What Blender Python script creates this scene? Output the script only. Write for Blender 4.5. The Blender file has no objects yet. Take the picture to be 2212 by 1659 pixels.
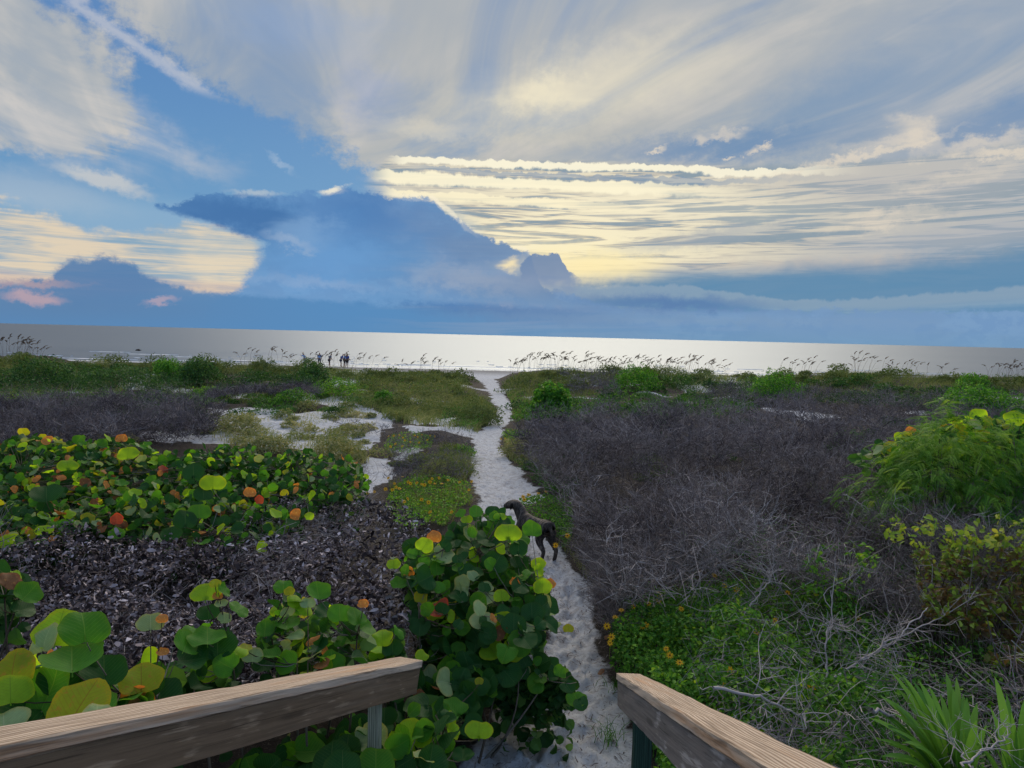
import bpy, bmesh, math, random
import numpy as np
from mathutils import Vector, Matrix, Euler
R = math.radians
rnd = random.Random(11)
rng = np.random.default_rng(7)
scene = bpy.context.scene
C = scene.collection

# ------------------------------------------------------------------ camera
FPX = 1500.0                      # focal length in pixels of a 2212 wide picture
CAM = Vector((0, 0, 2.9))
PITCH, ROLL = R(3.98), R(1.40)
_f = Vector((0, math.cos(PITCH), -math.sin(PITCH)))
_r0 = Vector((1, 0, 0)); _u0 = Vector((0, math.sin(PITCH), math.cos(PITCH)))
_r = _r0 * math.cos(ROLL) + _u0 * math.sin(ROLL)
_u = _u0 * math.cos(ROLL) - _r0 * math.sin(ROLL)
cam_d = bpy.data.cameras.new('camera'); cam = bpy.data.objects.new('camera', cam_d); C.objects.link(cam)
cam_d.sensor_width = 36; cam_d.lens = FPX / 2212 * 36
cam_d.clip_start = 0.05; cam_d.clip_end = 60000
cam.matrix_world = Matrix(((_r.x, _u.x, -_f.x, CAM.x), (_r.y, _u.y, -_f.y, CAM.y), (_r.z, _u.z, -_f.z, CAM.z), (0, 0, 0, 1)))
scene.camera = cam

def ray(px, py):
    return _f + _r * ((px - 1106) / FPX) - _u * ((py - 829.5) / FPX)
def at_z(px, py, z=0.0):
    d = ray(px, py); return CAM + d * ((z - CAM.z) / d.z)
def at_y(px, py, y):
    d = ray(px, py); return CAM + d * (y / d.y)
def azel(px, py):
    d = ray(px, py).normalized()
    return math.degrees(math.atan2(d.x, d.y)), math.degrees(math.asin(d.z))

def lin(r, g, b):
    f = lambda c: (c / 255 / 12.92) if c <= 10 else ((c / 255 + .055) / 1.055) ** 2.4
    return (f(r), f(g), f(b))

# ------------------------------------------------------------------ sky (world)
SUN_AZ, SUN_EL = 5.0, 32.0
world = bpy.data.worlds.new('World'); scene.world = world; world.use_nodes = True
NT = world.node_tree; NT.nodes.clear()

class V:                                     # a small expression builder over shader nodes
    tree = None
    def __init__(s, sock): s.s = sock
    @staticmethod
    def m(op, *a, clamp=False):
        n = V.tree.nodes.new('ShaderNodeMath'); n.operation = op; n.use_clamp = clamp
        for i, x in enumerate(a):
            if isinstance(x, V): V.tree.links.new(x.s, n.inputs[i])
            else: n.inputs[i].default_value = float(x)
        return V(n.outputs[0])
    def __add__(s, o): return V.m('ADD', s, o)
    __radd__ = __add__
    def __sub__(s, o): return V.m('SUBTRACT', s, o)
    def __rsub__(s, o): return V.m('SUBTRACT', o, s)
    def __mul__(s, o): return V.m('MULTIPLY', s, o)
    __rmul__ = __mul__
    def __truediv__(s, o): return V.m('DIVIDE', s, o)
    def __rtruediv__(s, o): return V.m('DIVIDE', o, s)
def vmax(a, b): return V.m('MAXIMUM', a, b)
def vmin(a, b): return V.m('MINIMUM', a, b)
def sstep(lo, hi, x):
    n = V.tree.nodes.new('ShaderNodeMapRange'); n.interpolation_type = 'SMOOTHSTEP'; n.clamp = True
    for i, a in ((0, x), (1, lo), (2, hi)):
        if isinstance(a, V): V.tree.links.new(a.s, n.inputs[i])
        else: n.inputs[i].default_value = float(a)
    return V(n.outputs[0])
def vec(x, y, z=0.0):
    n = V.tree.nodes.new('ShaderNodeCombineXYZ')
    for i, a in enumerate((x, y, z)):
        if isinstance(a, V): V.tree.links.new(a.s, n.inputs[i])
        else: n.inputs[i].default_value = float(a)
    return V(n.outputs[0])
def noise(v, scale=1.0, detail=5, rough=.55, dist=0.0, col=False):
    n = V.tree.nodes.new('ShaderNodeTexNoise'); n.noise_dimensions = '2D'
    V.tree.links.new(v.s, n.inputs['Vector'])
    n.inputs['Scale'].default_value = scale; n.inputs['Detail'].default_value = detail
    n.inputs['Roughness'].default_value = rough; n.inputs['Distortion'].default_value = dist
    return V(n.outputs[1 if col else 0])
def madd(a, b, c): return V.m('MULTIPLY_ADD', a, b, c)
def curve(xn, pts, x0, x1, y0, y1, smooth=False):      # xn: already normalised to 0..1
    n = V.tree.nodes.new('ShaderNodeFloatCurve')
    c = n.mapping.curves[0]
    P = sorted(((p[0] - x0) / (x1 - x0), (p[1] - y0) / (y1 - y0)) for p in pts)
    P = [(min(max(a, 0), 1), min(max(b, 0), 1)) for a, b in P]
    c.points[0].location = P[0]; c.points[1].location = P[-1]
    for p in P[1:-1]: c.points.new(*p)
    for p in c.points: p.handle_type = 'AUTO_CLAMPED' if smooth else 'VECTOR'
    n.mapping.extend = 'HORIZONTAL'; n.mapping.update()
    V.tree.links.new(xn.s, n.inputs['Value'])
    return madd(V(n.outputs[0]), y1 - y0, y0)
def rgb(c):
    n = V.tree.nodes.new('ShaderNodeRGB'); n.outputs[0].default_value = (*lin(*c), 1); return V(n.outputs[0])
def mix(f, a, b):
    n = V.tree.nodes.new('ShaderNodeMix'); n.data_type = 'RGBA'
    if isinstance(f, V): V.tree.links.new(f.s, n.inputs[0])
    else: n.inputs[0].default_value = f
    for i, c in ((6, a), (7, b)):
        if isinstance(c, V): V.tree.links.new(c.s, n.inputs[i])
        else: n.inputs[i].default_value = (*lin(*c), 1)
    return V(n.outputs[2])

def build_sky():
    V.tree = NT
    tc = NT.nodes.new('ShaderNodeTexCoord')
    nrm = NT.nodes.new('ShaderNodeVectorMath'); nrm.operation = 'NORMALIZE'; NT.links.new(tc.outputs['Generated'], nrm.inputs[0])
    sp = NT.nodes.new('ShaderNodeSeparateXYZ'); NT.links.new(nrm.outputs[0], sp.inputs[0])
    X, Y, Z = (V(sp.outputs[i]) for i in range(3))
    DIR = V(nrm.outputs[0])
    az = V.m('ARCTAN2', X, Y) * 57.29578
    el = V.m('ARCSINE', Z) * 57.29578
    aa = V.m('ABSOLUTE', az)
    A = lambda px, py: azel(px, py)[0]
    E = lambda px, py: azel(px, py)[1]
    S = azel
    azn = V.m('MULTIPLY_ADD', az, 1 / 100, .5, clamp=True); eln = V.m('MULTIPLY_ADD', el, 1 / 40, 2 / 40, clamp=True)
    azc = lambda pts: curve(azn, [S(*p) for p in pts], -50, 50, -2, 38)          # el as a function of az
    elc = lambda pts: curve(eln, [(S(*p)[1], S(*p)[0]) for p in pts], -2, 38, -50, 50, True)  # az as a function of el
    # shared noises
    pz = vmax(Z, 0.0) + .09
    th = R(-5); c, s = math.cos(th), math.sin(th)
    pu, pv = (X * c - Y * s) / pz, (X * s + Y * c) / pz
    AE = vec(az * .1, el * .1, 0)
    nS = noise(vec(madd(pu, 1.5, pv * .35), pv * .62), 1, 5, .60, 1.3)         # long cirrus fibres running to the horizon
    nS2 = noise(vec(madd(pu, 5, pv * 1.6), madd(pv, 1.3, 40)), 1, 3, .6, .6)
    nB = noise(vec(madd(pu, .9, 7), pv * .6), 1, 3, .5, .6)             # broad patches
    nH = noise(vec(az * .045, madd(el, .95, az * -.012)), 1, 5, .62, 1.3)          # flat strands near the horizon
    nH2 = noise(vec(az * .16, madd(el, 2.6, 9.1)), 1, 3, .62, .8)
    nL = noise(vec(madd(az, .16, 5), el * .42), 1, 3, .55, .3)          # soft lumps
    nE = noise(vec(az * .6, madd(el, .8, 3.0)), 1, 6, .68)                # edges
    nV = noise(vec(az * 1.1, madd(el, .8, 11.0)), 1, 3, .6)               # scallops
    w = (nE - .5)
    wl = (nL - .5)
    WP = [(az, el), (madd(wl, 4, az), madd(w, 1.6, el)), (madd(wl, 6, az) + w * 2, madd(w, 2.4, el))]
    def blob(px, py, rx, ry, rot=0.0, soft=.5, warp=1):   # soft ellipse in degrees, 1 inside
        a0, e0 = S(px, py); c, s = math.cos(R(rot)), math.sin(R(rot)); kx, ky = .0265 * rx, .0358 * ry
        x, y = WP[warp]
        u = madd(x, c / kx, madd(y, s / kx, -(a0 * c + e0 * s) / kx)); v = madd(y, c / ky, madd(x, -s / ky, (a0 * s - e0 * c) / ky))
        return sstep(1 + soft, 1 - soft, V.m('SQRT', madd(u, u, v * v)))
    ed = az - 4.0; ee = el - 6.2
    glow = V.m('EXPONENT', (ed * ed * (1 / 260.) + ee * ee * (1 / 75.)) * -1)
    glow2 = V.m('EXPONENT', (ed * ed * (1 / 900.) + ee * ee * (1 / 420.)) * -1)

    # 0 clear sky: Nishita daylight, cooled by a measured gradient
    sk = NT.nodes.new('ShaderNodeTexSky'); sk.sky_type = 'NISHITA'; sk.sun_disc = False
    sk.sun_elevation = R(SUN_EL); sk.sun_rotation = R(SUN_AZ); sk.air_density = 1; sk.dust_density = .6; sk.ozone_density = 1.5
    sc = NT.nodes.new('ShaderNodeMix'); sc.data_type = 'RGBA'; sc.inputs[0].default_value = .94; sc.inputs[7].default_value = (0, 0, 0, 1)      # sky at strength .06
    NT.links.new(sk.outputs[0], sc.inputs[6])
    g = mix(sstep(-1, 9, el), (118, 158, 192), (96, 152, 198))
    g = mix(sstep(7, 24, el), g, (78, 130, 190))
    col = mix(.18, g, V(sc.outputs[2]))
    col = mix(sstep(14, 30, el) * sstep(.42, .62, nB) * .5, col, (120, 150, 190))

    # 1 high cirrus : everything right of a diagonal gap, and a lobed sheet left of it
    gapR = elc([(120, -260), (205, 15), (330, 110), (470, 205), (640, 290), (740, 350), (835, 400), (870, 440)]) + w * 9 + (nS2 - .5) * 4
    right = sstep(-1.0, 3.6, az - gapR)
    gapL = elc([(60, -260), (110, 0), (215, 60), (250, 110), (300, 180), (335, 250), (320, 300), (270, 345), (-60, 353), (-900, 360)]) + w * 7 + (nS - .5) * 10
    left = sstep(-.6, 3.5, gapL - az) * sstep(S(150, 352)[1] - .4, S(150, 335)[1], el + w * 2 - (az + 28) * -.05)
    fib = sstep(.28, .72, nS * .7 + nS2 * .3)
    dens = vmin(right + left, 1.0)
    cc = mix(glow2, (170, 177, 183), (192, 189, 179))
    cc = mix(sstep(.52, .32, nS * .6 + nB * .4) * .6, cc, (140, 158, 178))
    cc = mix(sstep(.46, .70, nS * .6 + nS2 * .4) * .75, cc, (200, 197, 193))
    col = mix(dens * (fib * .24 + .74) * (sstep(.30, .52, nB * .55 + nS * .45) * .34 + .66), col, cc)
    # bright arc of thin cloud over the hidden sun
    arc = blob(1265, 190, 330, 62, 12, .95, 2)
    col = mix(arc * (fib * .3 + .45), col, (236, 226, 200))
    arc = blob(1180, 200, 95, 26, 5, .95, 2)
    col = mix(arc * .6, col, (247, 236, 205))
    col = mix(blob(330, 290, 170, 40, -22, .7, 2) * .5 * fib, col, (222, 214, 205))
    col = mix(blob(110, 285, 200, 45, -18, .8, 2) * .7 * fib, col, (216, 210, 205))
    # a thin diagonal wisp along the gap
    wsp = sstep(1.5, .1, V.m('ABSOLUTE', az - elc([(200, 15), (300, 85), (390, 145), (500, 225), (560, 270)]) + w * 2.5 + 1.0)) * sstep(S(500, 225)[1], S(480, 190)[1], el)
    col = mix(wsp * .55, col, (205, 205, 208))
    col = mix(blob(790, 200, 80, 60, -20, .95, 2) * .4, col, (140, 162, 205))
    col = mix(blob(620, 50, 190, 45, 0, .9, 2) * .5, col, (140, 165, 202))
    col = mix(blob(930, 280, 130, 16, -2, .9, 1) * .5, col, (222, 214, 196))
    # blue grey breaks on the right
    br = blob(1780, 245, 420, 62, 14, .9, 2)
    col = mix(br * .75 * sstep(.70, .42, nS), col, (118, 149, 182))
    br = blob(1560, 318, 330, 26, 2, .9, 2)
    col = mix(br * .8, col, (110, 143, 180))
    br = blob(2190, 255, 230, 40, 12, .9, 2)
    col = mix(br * .7, col, (108, 142, 182))
    br = blob(2080, 90, 300, 120, 30, .9, 2)
    col = mix(br * .35, col, (140, 160, 186))

    # 2 pale blue hollow low on the left and small wisps in it
    col = mix(sstep(S(0, 365)[1], S(0, 430)[1], el) * sstep(-8, -20, az) * .75, col, (142, 176, 204))
    lw = blob(235, 392, 85, 16, -14, .6, 1)
    col = mix(lw * .75, col, (205, 205, 202))
    lw = blob(60, 405, 150, 32, -6, .8, 1)
    col = mix(lw * .5, col, (172, 188, 204))
    lw = blob(605, 353, 45, 5, -28, .9, 1)
    col = mix(lw * .5, col, (170, 190, 212))

    # 3 sunlit strands on the right, el 7..15 deg
    topM = azc([(-200, 520), (700, 400), (800, 378), (840, 340), (1300, 352), (1700, 362), (1950, 345), (2212, 310), (2900, 280)])
    botM = azc([(-200, 620), (700, 560), (1000, 600), (1250, 603), (1500, 590), (1750, 600), (2212, 600), (2900, 600)])
    mM = sstep(-.35, .35, topM - el + w * .7) * sstep(-1.1, 1.0, el - botM + w * 1.2) * sstep(A(790, 380) - 1.2, A(880, 380), az + w * 3.0)
    base = mix(glow2, (158, 172, 188), (196, 188, 172))
    base = mix(sstep(S(0, 520)[1], S(0, 600)[1], el * 1.0) * 1.0 * glow2 * .55, base, (205, 190, 168))
    st = nH * .62 + nH2 * .38
    bright = mix(glow, (206, 200, 188), (254, 242, 204))
    mc = mix(sstep(.47, .56, st) * (glow2 * .95 + .08), base, bright)
    mc = mix(sstep(.50, .43, st) * .95, mc, (136, 155, 168))
    mc = mix(blob(1260, 570, 170, 36, 0, .95, 1) * .75, mc, (255, 240, 188))
    mc = mix(blob(1060, 540, 200, 40, 0, .95, 1) * .5, mc, (252, 240, 200))
    mc = mix(blob(1480, 445, 380, 34, -3, .9, 1) * .55 * (sstep(.40, .5, st) * .6 + .4), mc, (250, 240, 210))
    mc = mix(blob(1550, 510, 230, 17, 8, .9, 1) * .6, mc, (158, 168, 178))
    mc = mix(blob(1960, 400, 330, 40, -2, .9, 1) * .45, mc, (186, 184, 184))
    mc = mix(blob(2060, 520, 330, 30, 4, .9, 1) * .6, mc, (168, 174, 184))
    mc = mix(blob(1850, 578, 520, 17, 0, .9, 1) * .6, mc, (196, 184, 176))
    col = mix(mM * .96, col, mc)
    col = mix(blob(975, 478, 60, 22, -25, .8, 1) * .7, col, (165, 182, 190))
    # two long scalloped vapour bands above them
    def bandline(pts, half, wob=1.0):
        ln = azc(pts)
        d = el - ln + (nV - .5) * .7 * wob + wl * .7
        return sstep(-half * 1.25, -half * .5, d) * sstep(half * 1.15, half * .75, d)
    b1 = bandline([(600, 343), (836, 345), (960, 350), (1080, 354), (1300, 361), (1500, 369), (1640, 373), (1830, 368), (2200, 362)], .30) * sstep(A(836, 345) - .3, A(880, 345), az) * sstep(A(1900, 365), A(1640, 365), az)
    col = mix(b1 * .95, col, mix(glow2, (228, 222, 208), (255, 248, 220)))
    b2 = bandline([(600, 372), (800, 378), (1000, 392), (1200, 400), (1450, 408), (1700, 420)], .45, .8) * sstep(A(795, 378) - .3, A(850, 378), az) * sstep(A(1700, 415), A(1300, 415), az)
    col = mix(b2 * .9, col, (255, 246, 214))
    b3 = bandline([(600, 436), (830, 412), (1000, 428), (1200, 440), (1450, 452), (1700, 462)], .35, .7) * sstep(A(825, 410) - .3, A(860, 410), az) * sstep(A(1500, 415), A(1150, 415), az)
    col = mix(b3 * .8, col, (255, 244, 208))
    gr = bandline([(600, 360), (900, 366), (1200, 378), (1450, 392), (1800, 385)], .2, 1.0) * sstep(A(860, 378), A(950, 378), az) * sstep(A(1850, 415), A(1500, 415), az)
    col = mix(gr * .55, col, (128, 152, 178))
    # small scraps of bright cloud on the right
    for (px, py, rx, ry, ro, k) in ((1425, 321, 40, 5, 8, .8), (1560, 293, 36, 9, 10, .55), (1648, 323, 24, 6, 4, .8), (1590, 340, 14, 4, 0, .7), (1960, 294, 48, 28, -12, .75),
                                    (1850, 335, 190, 7, 9, .7), (1900, 303, 60, 8, 8, .5), (2120, 312, 120, 11, 5, .6), (2170, 330, 60, 7, 0, .7), (1900, 475, 120, 14, 6, .6), (2080, 385, 120, 12, 8, .4)):
        col = mix(blob(px, py, rx, ry, ro, .8, 2) * k, col, (226, 214, 196))

    # 4 warm strands low on the left
    topW = azc([(-600, 445), (0, 452), (60, 470), (130, 486), (200, 505), (300, 496), (400, 484), (480, 490), (560, 508), (800, 500)])
    botW = azc([(-600, 610), (0, 622), (180, 640), (360, 640), (560, 650), (800, 650)])
    mW = sstep(-.5, .4, topW - el + w * 1.6 + wl * 2.5) * sstep(-.5, .6, el - botW + w * 1.2) * sstep(A(580, 560), A(540, 560), az)
    wc = mix(sstep(.38, .58, nH * .45 + nH2 * .25 + nL * .3), (138, 168, 190), (228, 210, 182))
    wc = mix(blob(470, 560, 130, 60, -5, .9, 1) * .4, wc, (234, 220, 192))
    wc = mix(sstep(S(0, 560)[1], S(0, 610)[1], el) * .0 + sstep(S(0, 575)[1], S(0, 600)[1], el + wl) * .45, wc, (205, 175, 165))
    col = mix(mW * .92, col, wc)

    # 5 low blue cloud bank under everything, right part
    topB = azc([(-900, 640), (420, 640), (1000, 620), (1200, 600), (1400, 578), (1600, 574), (1900, 560), (2212, 520), (2900, 520)])
    mB = sstep(-.7, 1.5, topB - el + wl * 1.5 + w * .6)
    bc = mix(sstep(-4, 16, az), (122, 146, 174), (92, 138, 174))
    bc = mix(sstep(S(0, 690)[1] , S(0, 725)[1], el) * .5, bc, (112, 155, 188))
    col = mix(mB * .93, col, bc)
    ln = bandline([(900, 634), (1150, 636), (1300, 632), (1500, 634), (1700, 662), (1900, 664), (2212, 636), (2900, 615)], .6, .8)
    col = mix(ln * .42 * sstep(A(1100, 630), A(1220, 630), az), col, (164, 178, 190))
    und = azc([(900, 650), (1500, 645), (1700, 668), (1900, 668), (2212, 648), (2900, 630)])
    col = mix(sstep(-.3, .3, und - el) * sstep(A(1100, 630), A(1350, 630), az) * .6, col, mix(sstep(.40, .62, nH), (106, 146, 182), (130, 162, 188)))

    topA = azc([(318, 470), (332, 442), (352, 441), (375, 443), (398, 433), (430, 424), (470, 419), (530, 418), (575, 421), (610, 417), (650, 415), (690, 420), (715, 417), (733, 409), (748, 405), (770, 409), (790, 408), (812, 413), (835, 421), (860, 425), (905, 427), (938, 432), (952, 448), (975, 462), (1005, 488), (1030, 506), (1055, 511), (1072, 524), (1110, 534), (1142, 541), (1152, 575), (1175, 620), (1250, 640), (1350, 665)])
    botA = azc([(-200, 430), (318, 440), (345, 454), (375, 465), (420, 471), (470, 490), (520, 508), (553, 520), (640, 560)])
    inA = sstep(-.14, .22, topA - el + w * 1.9)
    under = vmax(sstep(-.2, .4, el - botA + w * 1.0), sstep(-.3, .7, az - elc([(440, 660), (500, 632), (520, 618), (530, 598), (545, 580), (556, 560), (560, 530), (562, 505), (562, 300)]) + w * 2.2))
    mA = inA * under * sstep(A(318, 440), A(328, 440), az)
    ac = mix(sstep(-12, 3, az + wl * 6), (100, 147, 195), (114, 141, 176))
    ac = mix(sstep(S(0, 560)[1], S(0, 640)[1], el) * .45, ac, (124, 165, 206))
    ac = mix(sstep(.44, .66, nL) * .30, ac, (130, 168, 208))
    ac = mix(sstep(.56, .42, nE) * sstep(.35, .6, nL) * .25, ac, (92, 132, 182))
    ac = mix(blob(520, 465, 240, 44, -5, .7, 2) * .95, ac, (68, 114, 168))
    ac = mix(blob(790, 455, 150, 60, -8, .9, 2) * .75, ac, (76, 122, 178))
    ac = mix(blob(960, 510, 130, 34, -28, .9, 2) * .6, ac, (100, 134, 178))
    ac = mix(blob(700, 560, 120, 70, 0, .9, 2) * .5, ac, (110, 160, 212))
    ac = mix(blob(1040, 545, 110, 26, -12, .9, 1) * .6, ac, (108, 138, 176))
    ac = mix(blob(655, 500, 95, 32, 8, .55, 2) * .5, ac, (134, 170, 208))
    ac = mix(blob(620, 522, 60, 14, -14, .7, 2) * .5, ac, (160, 180, 206))
    ac = mix(blob(1010, 600, 150, 26, -5, .9, 2) * .6, ac, (156, 168, 188))
    ac = mix(blob(700, 612, 150, 9, -3, .9, 1) * .5, ac, (146, 172, 206))
    col = mix(mA * .97, col, ac)
    # silver lining along its sunward rim
    rim = sstep(.36, .10, V.m('ABSOLUTE', el - topA - .05 + w * .9)) * (blob(733, 411, 26, 16, 0, .8) + blob(905, 436, 70, 16, 0, .9) * .8 + blob(975, 470, 60, 30, -30, .8) * .8 + blob(560, 420, 60, 8, 0, .9) * .35 + blob(1130, 545, 30, 14, 0, .9) * .7)
    col = mix(vmin(rim, 1.0) * .8 * (1 - mA * .6), col, (250, 240, 215))

    # 6 small turret cloud near the sun and the great anvil cloud
    tur = azc([(1090, 585), (1118, 580), (1128, 566), (1150, 552), (1160, 545), (1176, 548), (1190, 541), (1207, 546), (1216, 565), (1222, 580), (1245, 596), (1300, 612), (1340, 640)])
    mT = sstep(-.10, .12, tur - el + w * 1.6) * sstep(S(1180, 640)[1], S(1180, 600)[1], el + wl * 2) * sstep(A(1262, 600), A(1228, 600), az + w * 1.5) * sstep(A(1120, 600), A(1132, 600), az + w * 1.5)
    col = mix(blob(1270, 578, 150, 26, 0, .95, 1) * .75, col, (255, 236, 180))
    col = mix(blob(1117, 572, 17, 15, 0, .9, 1) * .85, col, (252, 232, 184))
    col = mix(mT * .95, col, mix(sstep(2.5, 6.8, el + wl * 3), (142, 158, 184), (112, 138, 174)))
    # 7 dark heap cloud at the far left and the low murk joining them
    topD = azc([(-900, 610), (0, 604), (100, 600), (128, 575), (150, 558), (185, 553), (215, 551), (262, 556), (290, 572), (310, 588), (345, 608), (400, 616), (450, 628), (510, 632), (600, 640), (800, 652), (1000, 650), (1200, 660), (1500, 655), (1700, 735)])
    mD = sstep(-.25, .45, topD - el + w * 1.7)
    dc = mix(sstep(-34, -12, az), (92, 130, 172), (88, 139, 188))
    dc = mix(sstep(-12, 6, az), dc, (104, 142, 182))
    dc = mix(sstep(.45, .62, nH) * sstep(-14, 0, az) * .55, dc, (140, 158, 186))
    dc = mix(blob(1180, 675, 330, 20, -2, .9, 1) * .85, dc, (86, 120, 168))
    dc = mix(blob(940, 655, 150, 8, -1, .9, 1) * .8, dc, (84, 128, 180))
    dc = mix(blob(1090, 650, 170, 9, -3, .9, 1) * .55, dc, (150, 164, 190))
    dc = mix(blob(230, 600, 110, 50, 0, .8, 1) * .5, dc, (84, 124, 172))
    dc = mix(blob(85, 642, 60, 11, -4, .6, 1) * .75, dc, (196, 165, 170))
    dc = mix(blob(350, 650, 44, 8, 10, .6, 1) * .7, dc, (186, 165, 178))
    dc = mix(blob(40, 610, 110, 7, 0, .7, 1) * .6, dc, (190, 160, 160))
    fade = 1 - sstep(A(900, 700), A(1500, 700), az) * .75
    col = mix(mD * .95 * fade, col, dc)
    lo = blob(1450, 655, 210, 14, -1, .9, 1)
    col = mix(lo * .85, col, (92, 126, 172))
    col = mix(blob(1500, 690, 500, 10, 0, .9, 1) * .45, col, (128, 156, 186))
    col = mix(sstep(1.6, -.3, el) * .45, col, mix(sstep(-26, 20, az), (88, 138, 186), (112, 152, 182)))

    # behind and above the frame the same thin overcast goes on
    back = sstep(55, 95, aa)
    bk = mix(sstep(0, 30, el), (128, 158, 190), mix(sstep(.35, .65, nB), (112, 148, 196), (184, 190, 202)))
    col = mix(back, col, bk)
    col = mix(sstep(-.5, -3, el), col, (60, 75, 85))
    bg = NT.nodes.new('ShaderNodeBackground'); NT.links.new(col.s, bg.inputs[0]); bg.inputs[1].default_value = 1.0
    out = NT.nodes.new('ShaderNodeOutputWorld'); NT.links.new(bg.outputs[0], out.inputs[0])
build_sky()
world.cycles.sampling_method = 'MANUAL'; world.cycles.sample_map_resolution = 512

# ------------------------------------------------------------------ sun (veiled by the cloud ahead) and exposure
sd = bpy.data.lights.new('sun', 'SUN'); sd.energy = 2.1; sd.angle = R(46); sd.color = (1, .86, .66)
sun = bpy.data.objects.new('sun', sd); C.objects.link(sun)
sun.rotation_euler = (R(90 - SUN_EL), 0, R(180 - SUN_AZ))
scene.view_settings.view_transform = 'Standard'; scene.view_settings.look = 'None'
scene.view_settings.exposure = 0; scene.view_settings.gamma = 1; scene.view_settings.use_curve_mapping = False
scene.cycles.use_denoising = True; scene.cycles.use_adaptive_sampling = True; scene.cycles.adaptive_threshold = .02; scene.cycles.adaptive_min_samples = 16
scene.cycles.max_bounces = 6; scene.cycles.transparent_max_bounces = 4; scene.cycles.transmission_bounces = 4
scene.cycles.diffuse_bounces = 3; scene.cycles.glossy_bounces = 2

# ------------------------------------------------------------------ helpers
def mesh_np(name, co, faces, mats=(), smooth=False, matidx=None, attrs=None, parent=None, link=True):
    """co (n,3); faces: list of (m,k) int arrays -> one mesh object"""
    me = bpy.data.meshes.new(name)
    co = np.asarray(co, np.float32)
    me.vertices.add(len(co)); me.vertices.foreach_set('co', co.ravel())
    fs = [np.asarray(f, np.int32) for f in faces if len(f)]
    nl = sum(f.size for f in fs); nf = sum(len(f) for f in fs)
    me.loops.add(nl); me.loops.foreach_set('vertex_index', np.concatenate([f.ravel() for f in fs]))
    me.polygons.add(nf)
    cnt = np.concatenate([np.full(len(f), f.shape[1], np.int32) for f in fs])
    st = np.concatenate([[0], np.cumsum(cnt)[:-1]]).astype(np.int32)
    me.polygons.foreach_set('loop_start', st)
    if matidx is not None: me.polygons.foreach_set('material_index', np.asarray(matidx, np.int32))
    me.polygons.foreach_set('use_smooth', np.full(nf, smooth))
    for m in mats: me.materials.append(m)
    for k, v in (attrs or {}).items():
        v = np.asarray(v, np.float32)
        if v.ndim == 1: a = me.attributes.new(k, 'FLOAT', 'POINT'); a.data.foreach_set('value', v)
        else: a = me.attributes.new(k, 'FLOAT_VECTOR', 'POINT'); a.data.foreach_set('vector', v.ravel())
    me.update(calc_edges=True)
    if not link: return me
    o = bpy.data.objects.new(name, me); C.objects.link(o)
    if parent is not None: o.parent = parent
    return o
def tag(o, label=None, cat=None, group=None, kind=None):
    for k, v in (('label', label), ('category', cat), ('group', group), ('kind', kind)):
        if v: o[k] = v
    return o
def empty(name, loc, label=None, cat=None, group=None, rz=0.0):
    o = bpy.data.objects.new(name, None); C.objects.link(o); o.location = loc; o.rotation_euler = (0, 0, rz)
    o.empty_display_size = .2
    return tag(o, label, cat, group)
def obj(name, me, parent=None, loc=None, mat=None):
    o = bpy.data.objects.new(name, me); C.objects.link(o)
    if parent is not None: o.parent = parent
    if mat is not None: o.matrix_basis = mat
    elif loc is not None: o.location = loc
    return o
def rotm(rx, ry, rz):
    """arrays of euler angles -> (n,3,3)  (Rz Ry Rx)"""
    cx, sx, cy, sy, cz, sz = np.cos(rx), np.sin(rx), np.cos(ry), np.sin(ry), np.cos(rz), np.sin(rz)
    M = np.empty((len(rx), 3, 3))
    M[:, 0, 0] = cz * cy; M[:, 0, 1] = cz * sy * sx - sz * cx; M[:, 0, 2] = cz * sy * cx + sz * sx
    M[:, 1, 0] = sz * cy; M[:, 1, 1] = sz * sy * sx + cz * cx; M[:, 1, 2] = sz * sy * cx - cz * sx
    M[:, 2, 0] = -sy; M[:, 2, 1] = cy * sx; M[:, 2, 2] = cy * cx
    return M
def scatter(tv, tf, pos, M, sc):
    """copies of template (verts tv, list of face arrays tf) -> co, faces"""
    tv = np.asarray(tv, float); n, k = len(pos), len(tv)
    sc = np.asarray(sc, float)
    if sc.ndim == 1: sc = np.repeat(sc[:, None], 3, 1)
    v = tv[None] * sc[:, None, :]
    co = np.einsum('nij,nkj->nki', M, v) + np.asarray(pos)[:, None, :]
    off = (np.arange(n) * k)[:, None, None]
    return co.reshape(-1, 3), [(np.asarray(f)[None] + off).reshape(-1, np.asarray(f).shape[1]) for f in tf]
class Acc:
    """collects pieces into one mesh, with a per-vertex 'tint' (0..1) and material index"""
    def __init__(s): s.co = []; s.f = {}; s.mi = {}; s.t = []; s.n = 0
    def add(s, co, faces, tint=0.5, mi=0):
        co = np.asarray(co, float)
        s.co.append(co)
        t = np.broadcast_to(np.asarray(tint, float), (len(co),)) if np.ndim(tint) == 0 else np.asarray(tint, float)
        s.t.append(t)
        for f in faces:
            f = np.asarray(f, np.int64)
            if not len(f): continue
            s.f.setdefault(f.shape[1], []).append(f + s.n); s.mi.setdefault(f.shape[1], []).append(np.full(len(f), mi))
        s.n += len(co)
        return s
    def build(s, name, mats, parent=None, smooth=False, offset=None):
        co = np.concatenate(s.co)
        if offset is not None: co = co - np.asarray(offset)
        ks = sorted(s.f)
        return mesh_np(name, co, [np.concatenate(s.f[k]) for k in ks], mats, smooth, np.concatenate([np.concatenate(s.mi[k]) for k in ks]),
                       {'tint': np.concatenate(s.t)}, parent)
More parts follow.
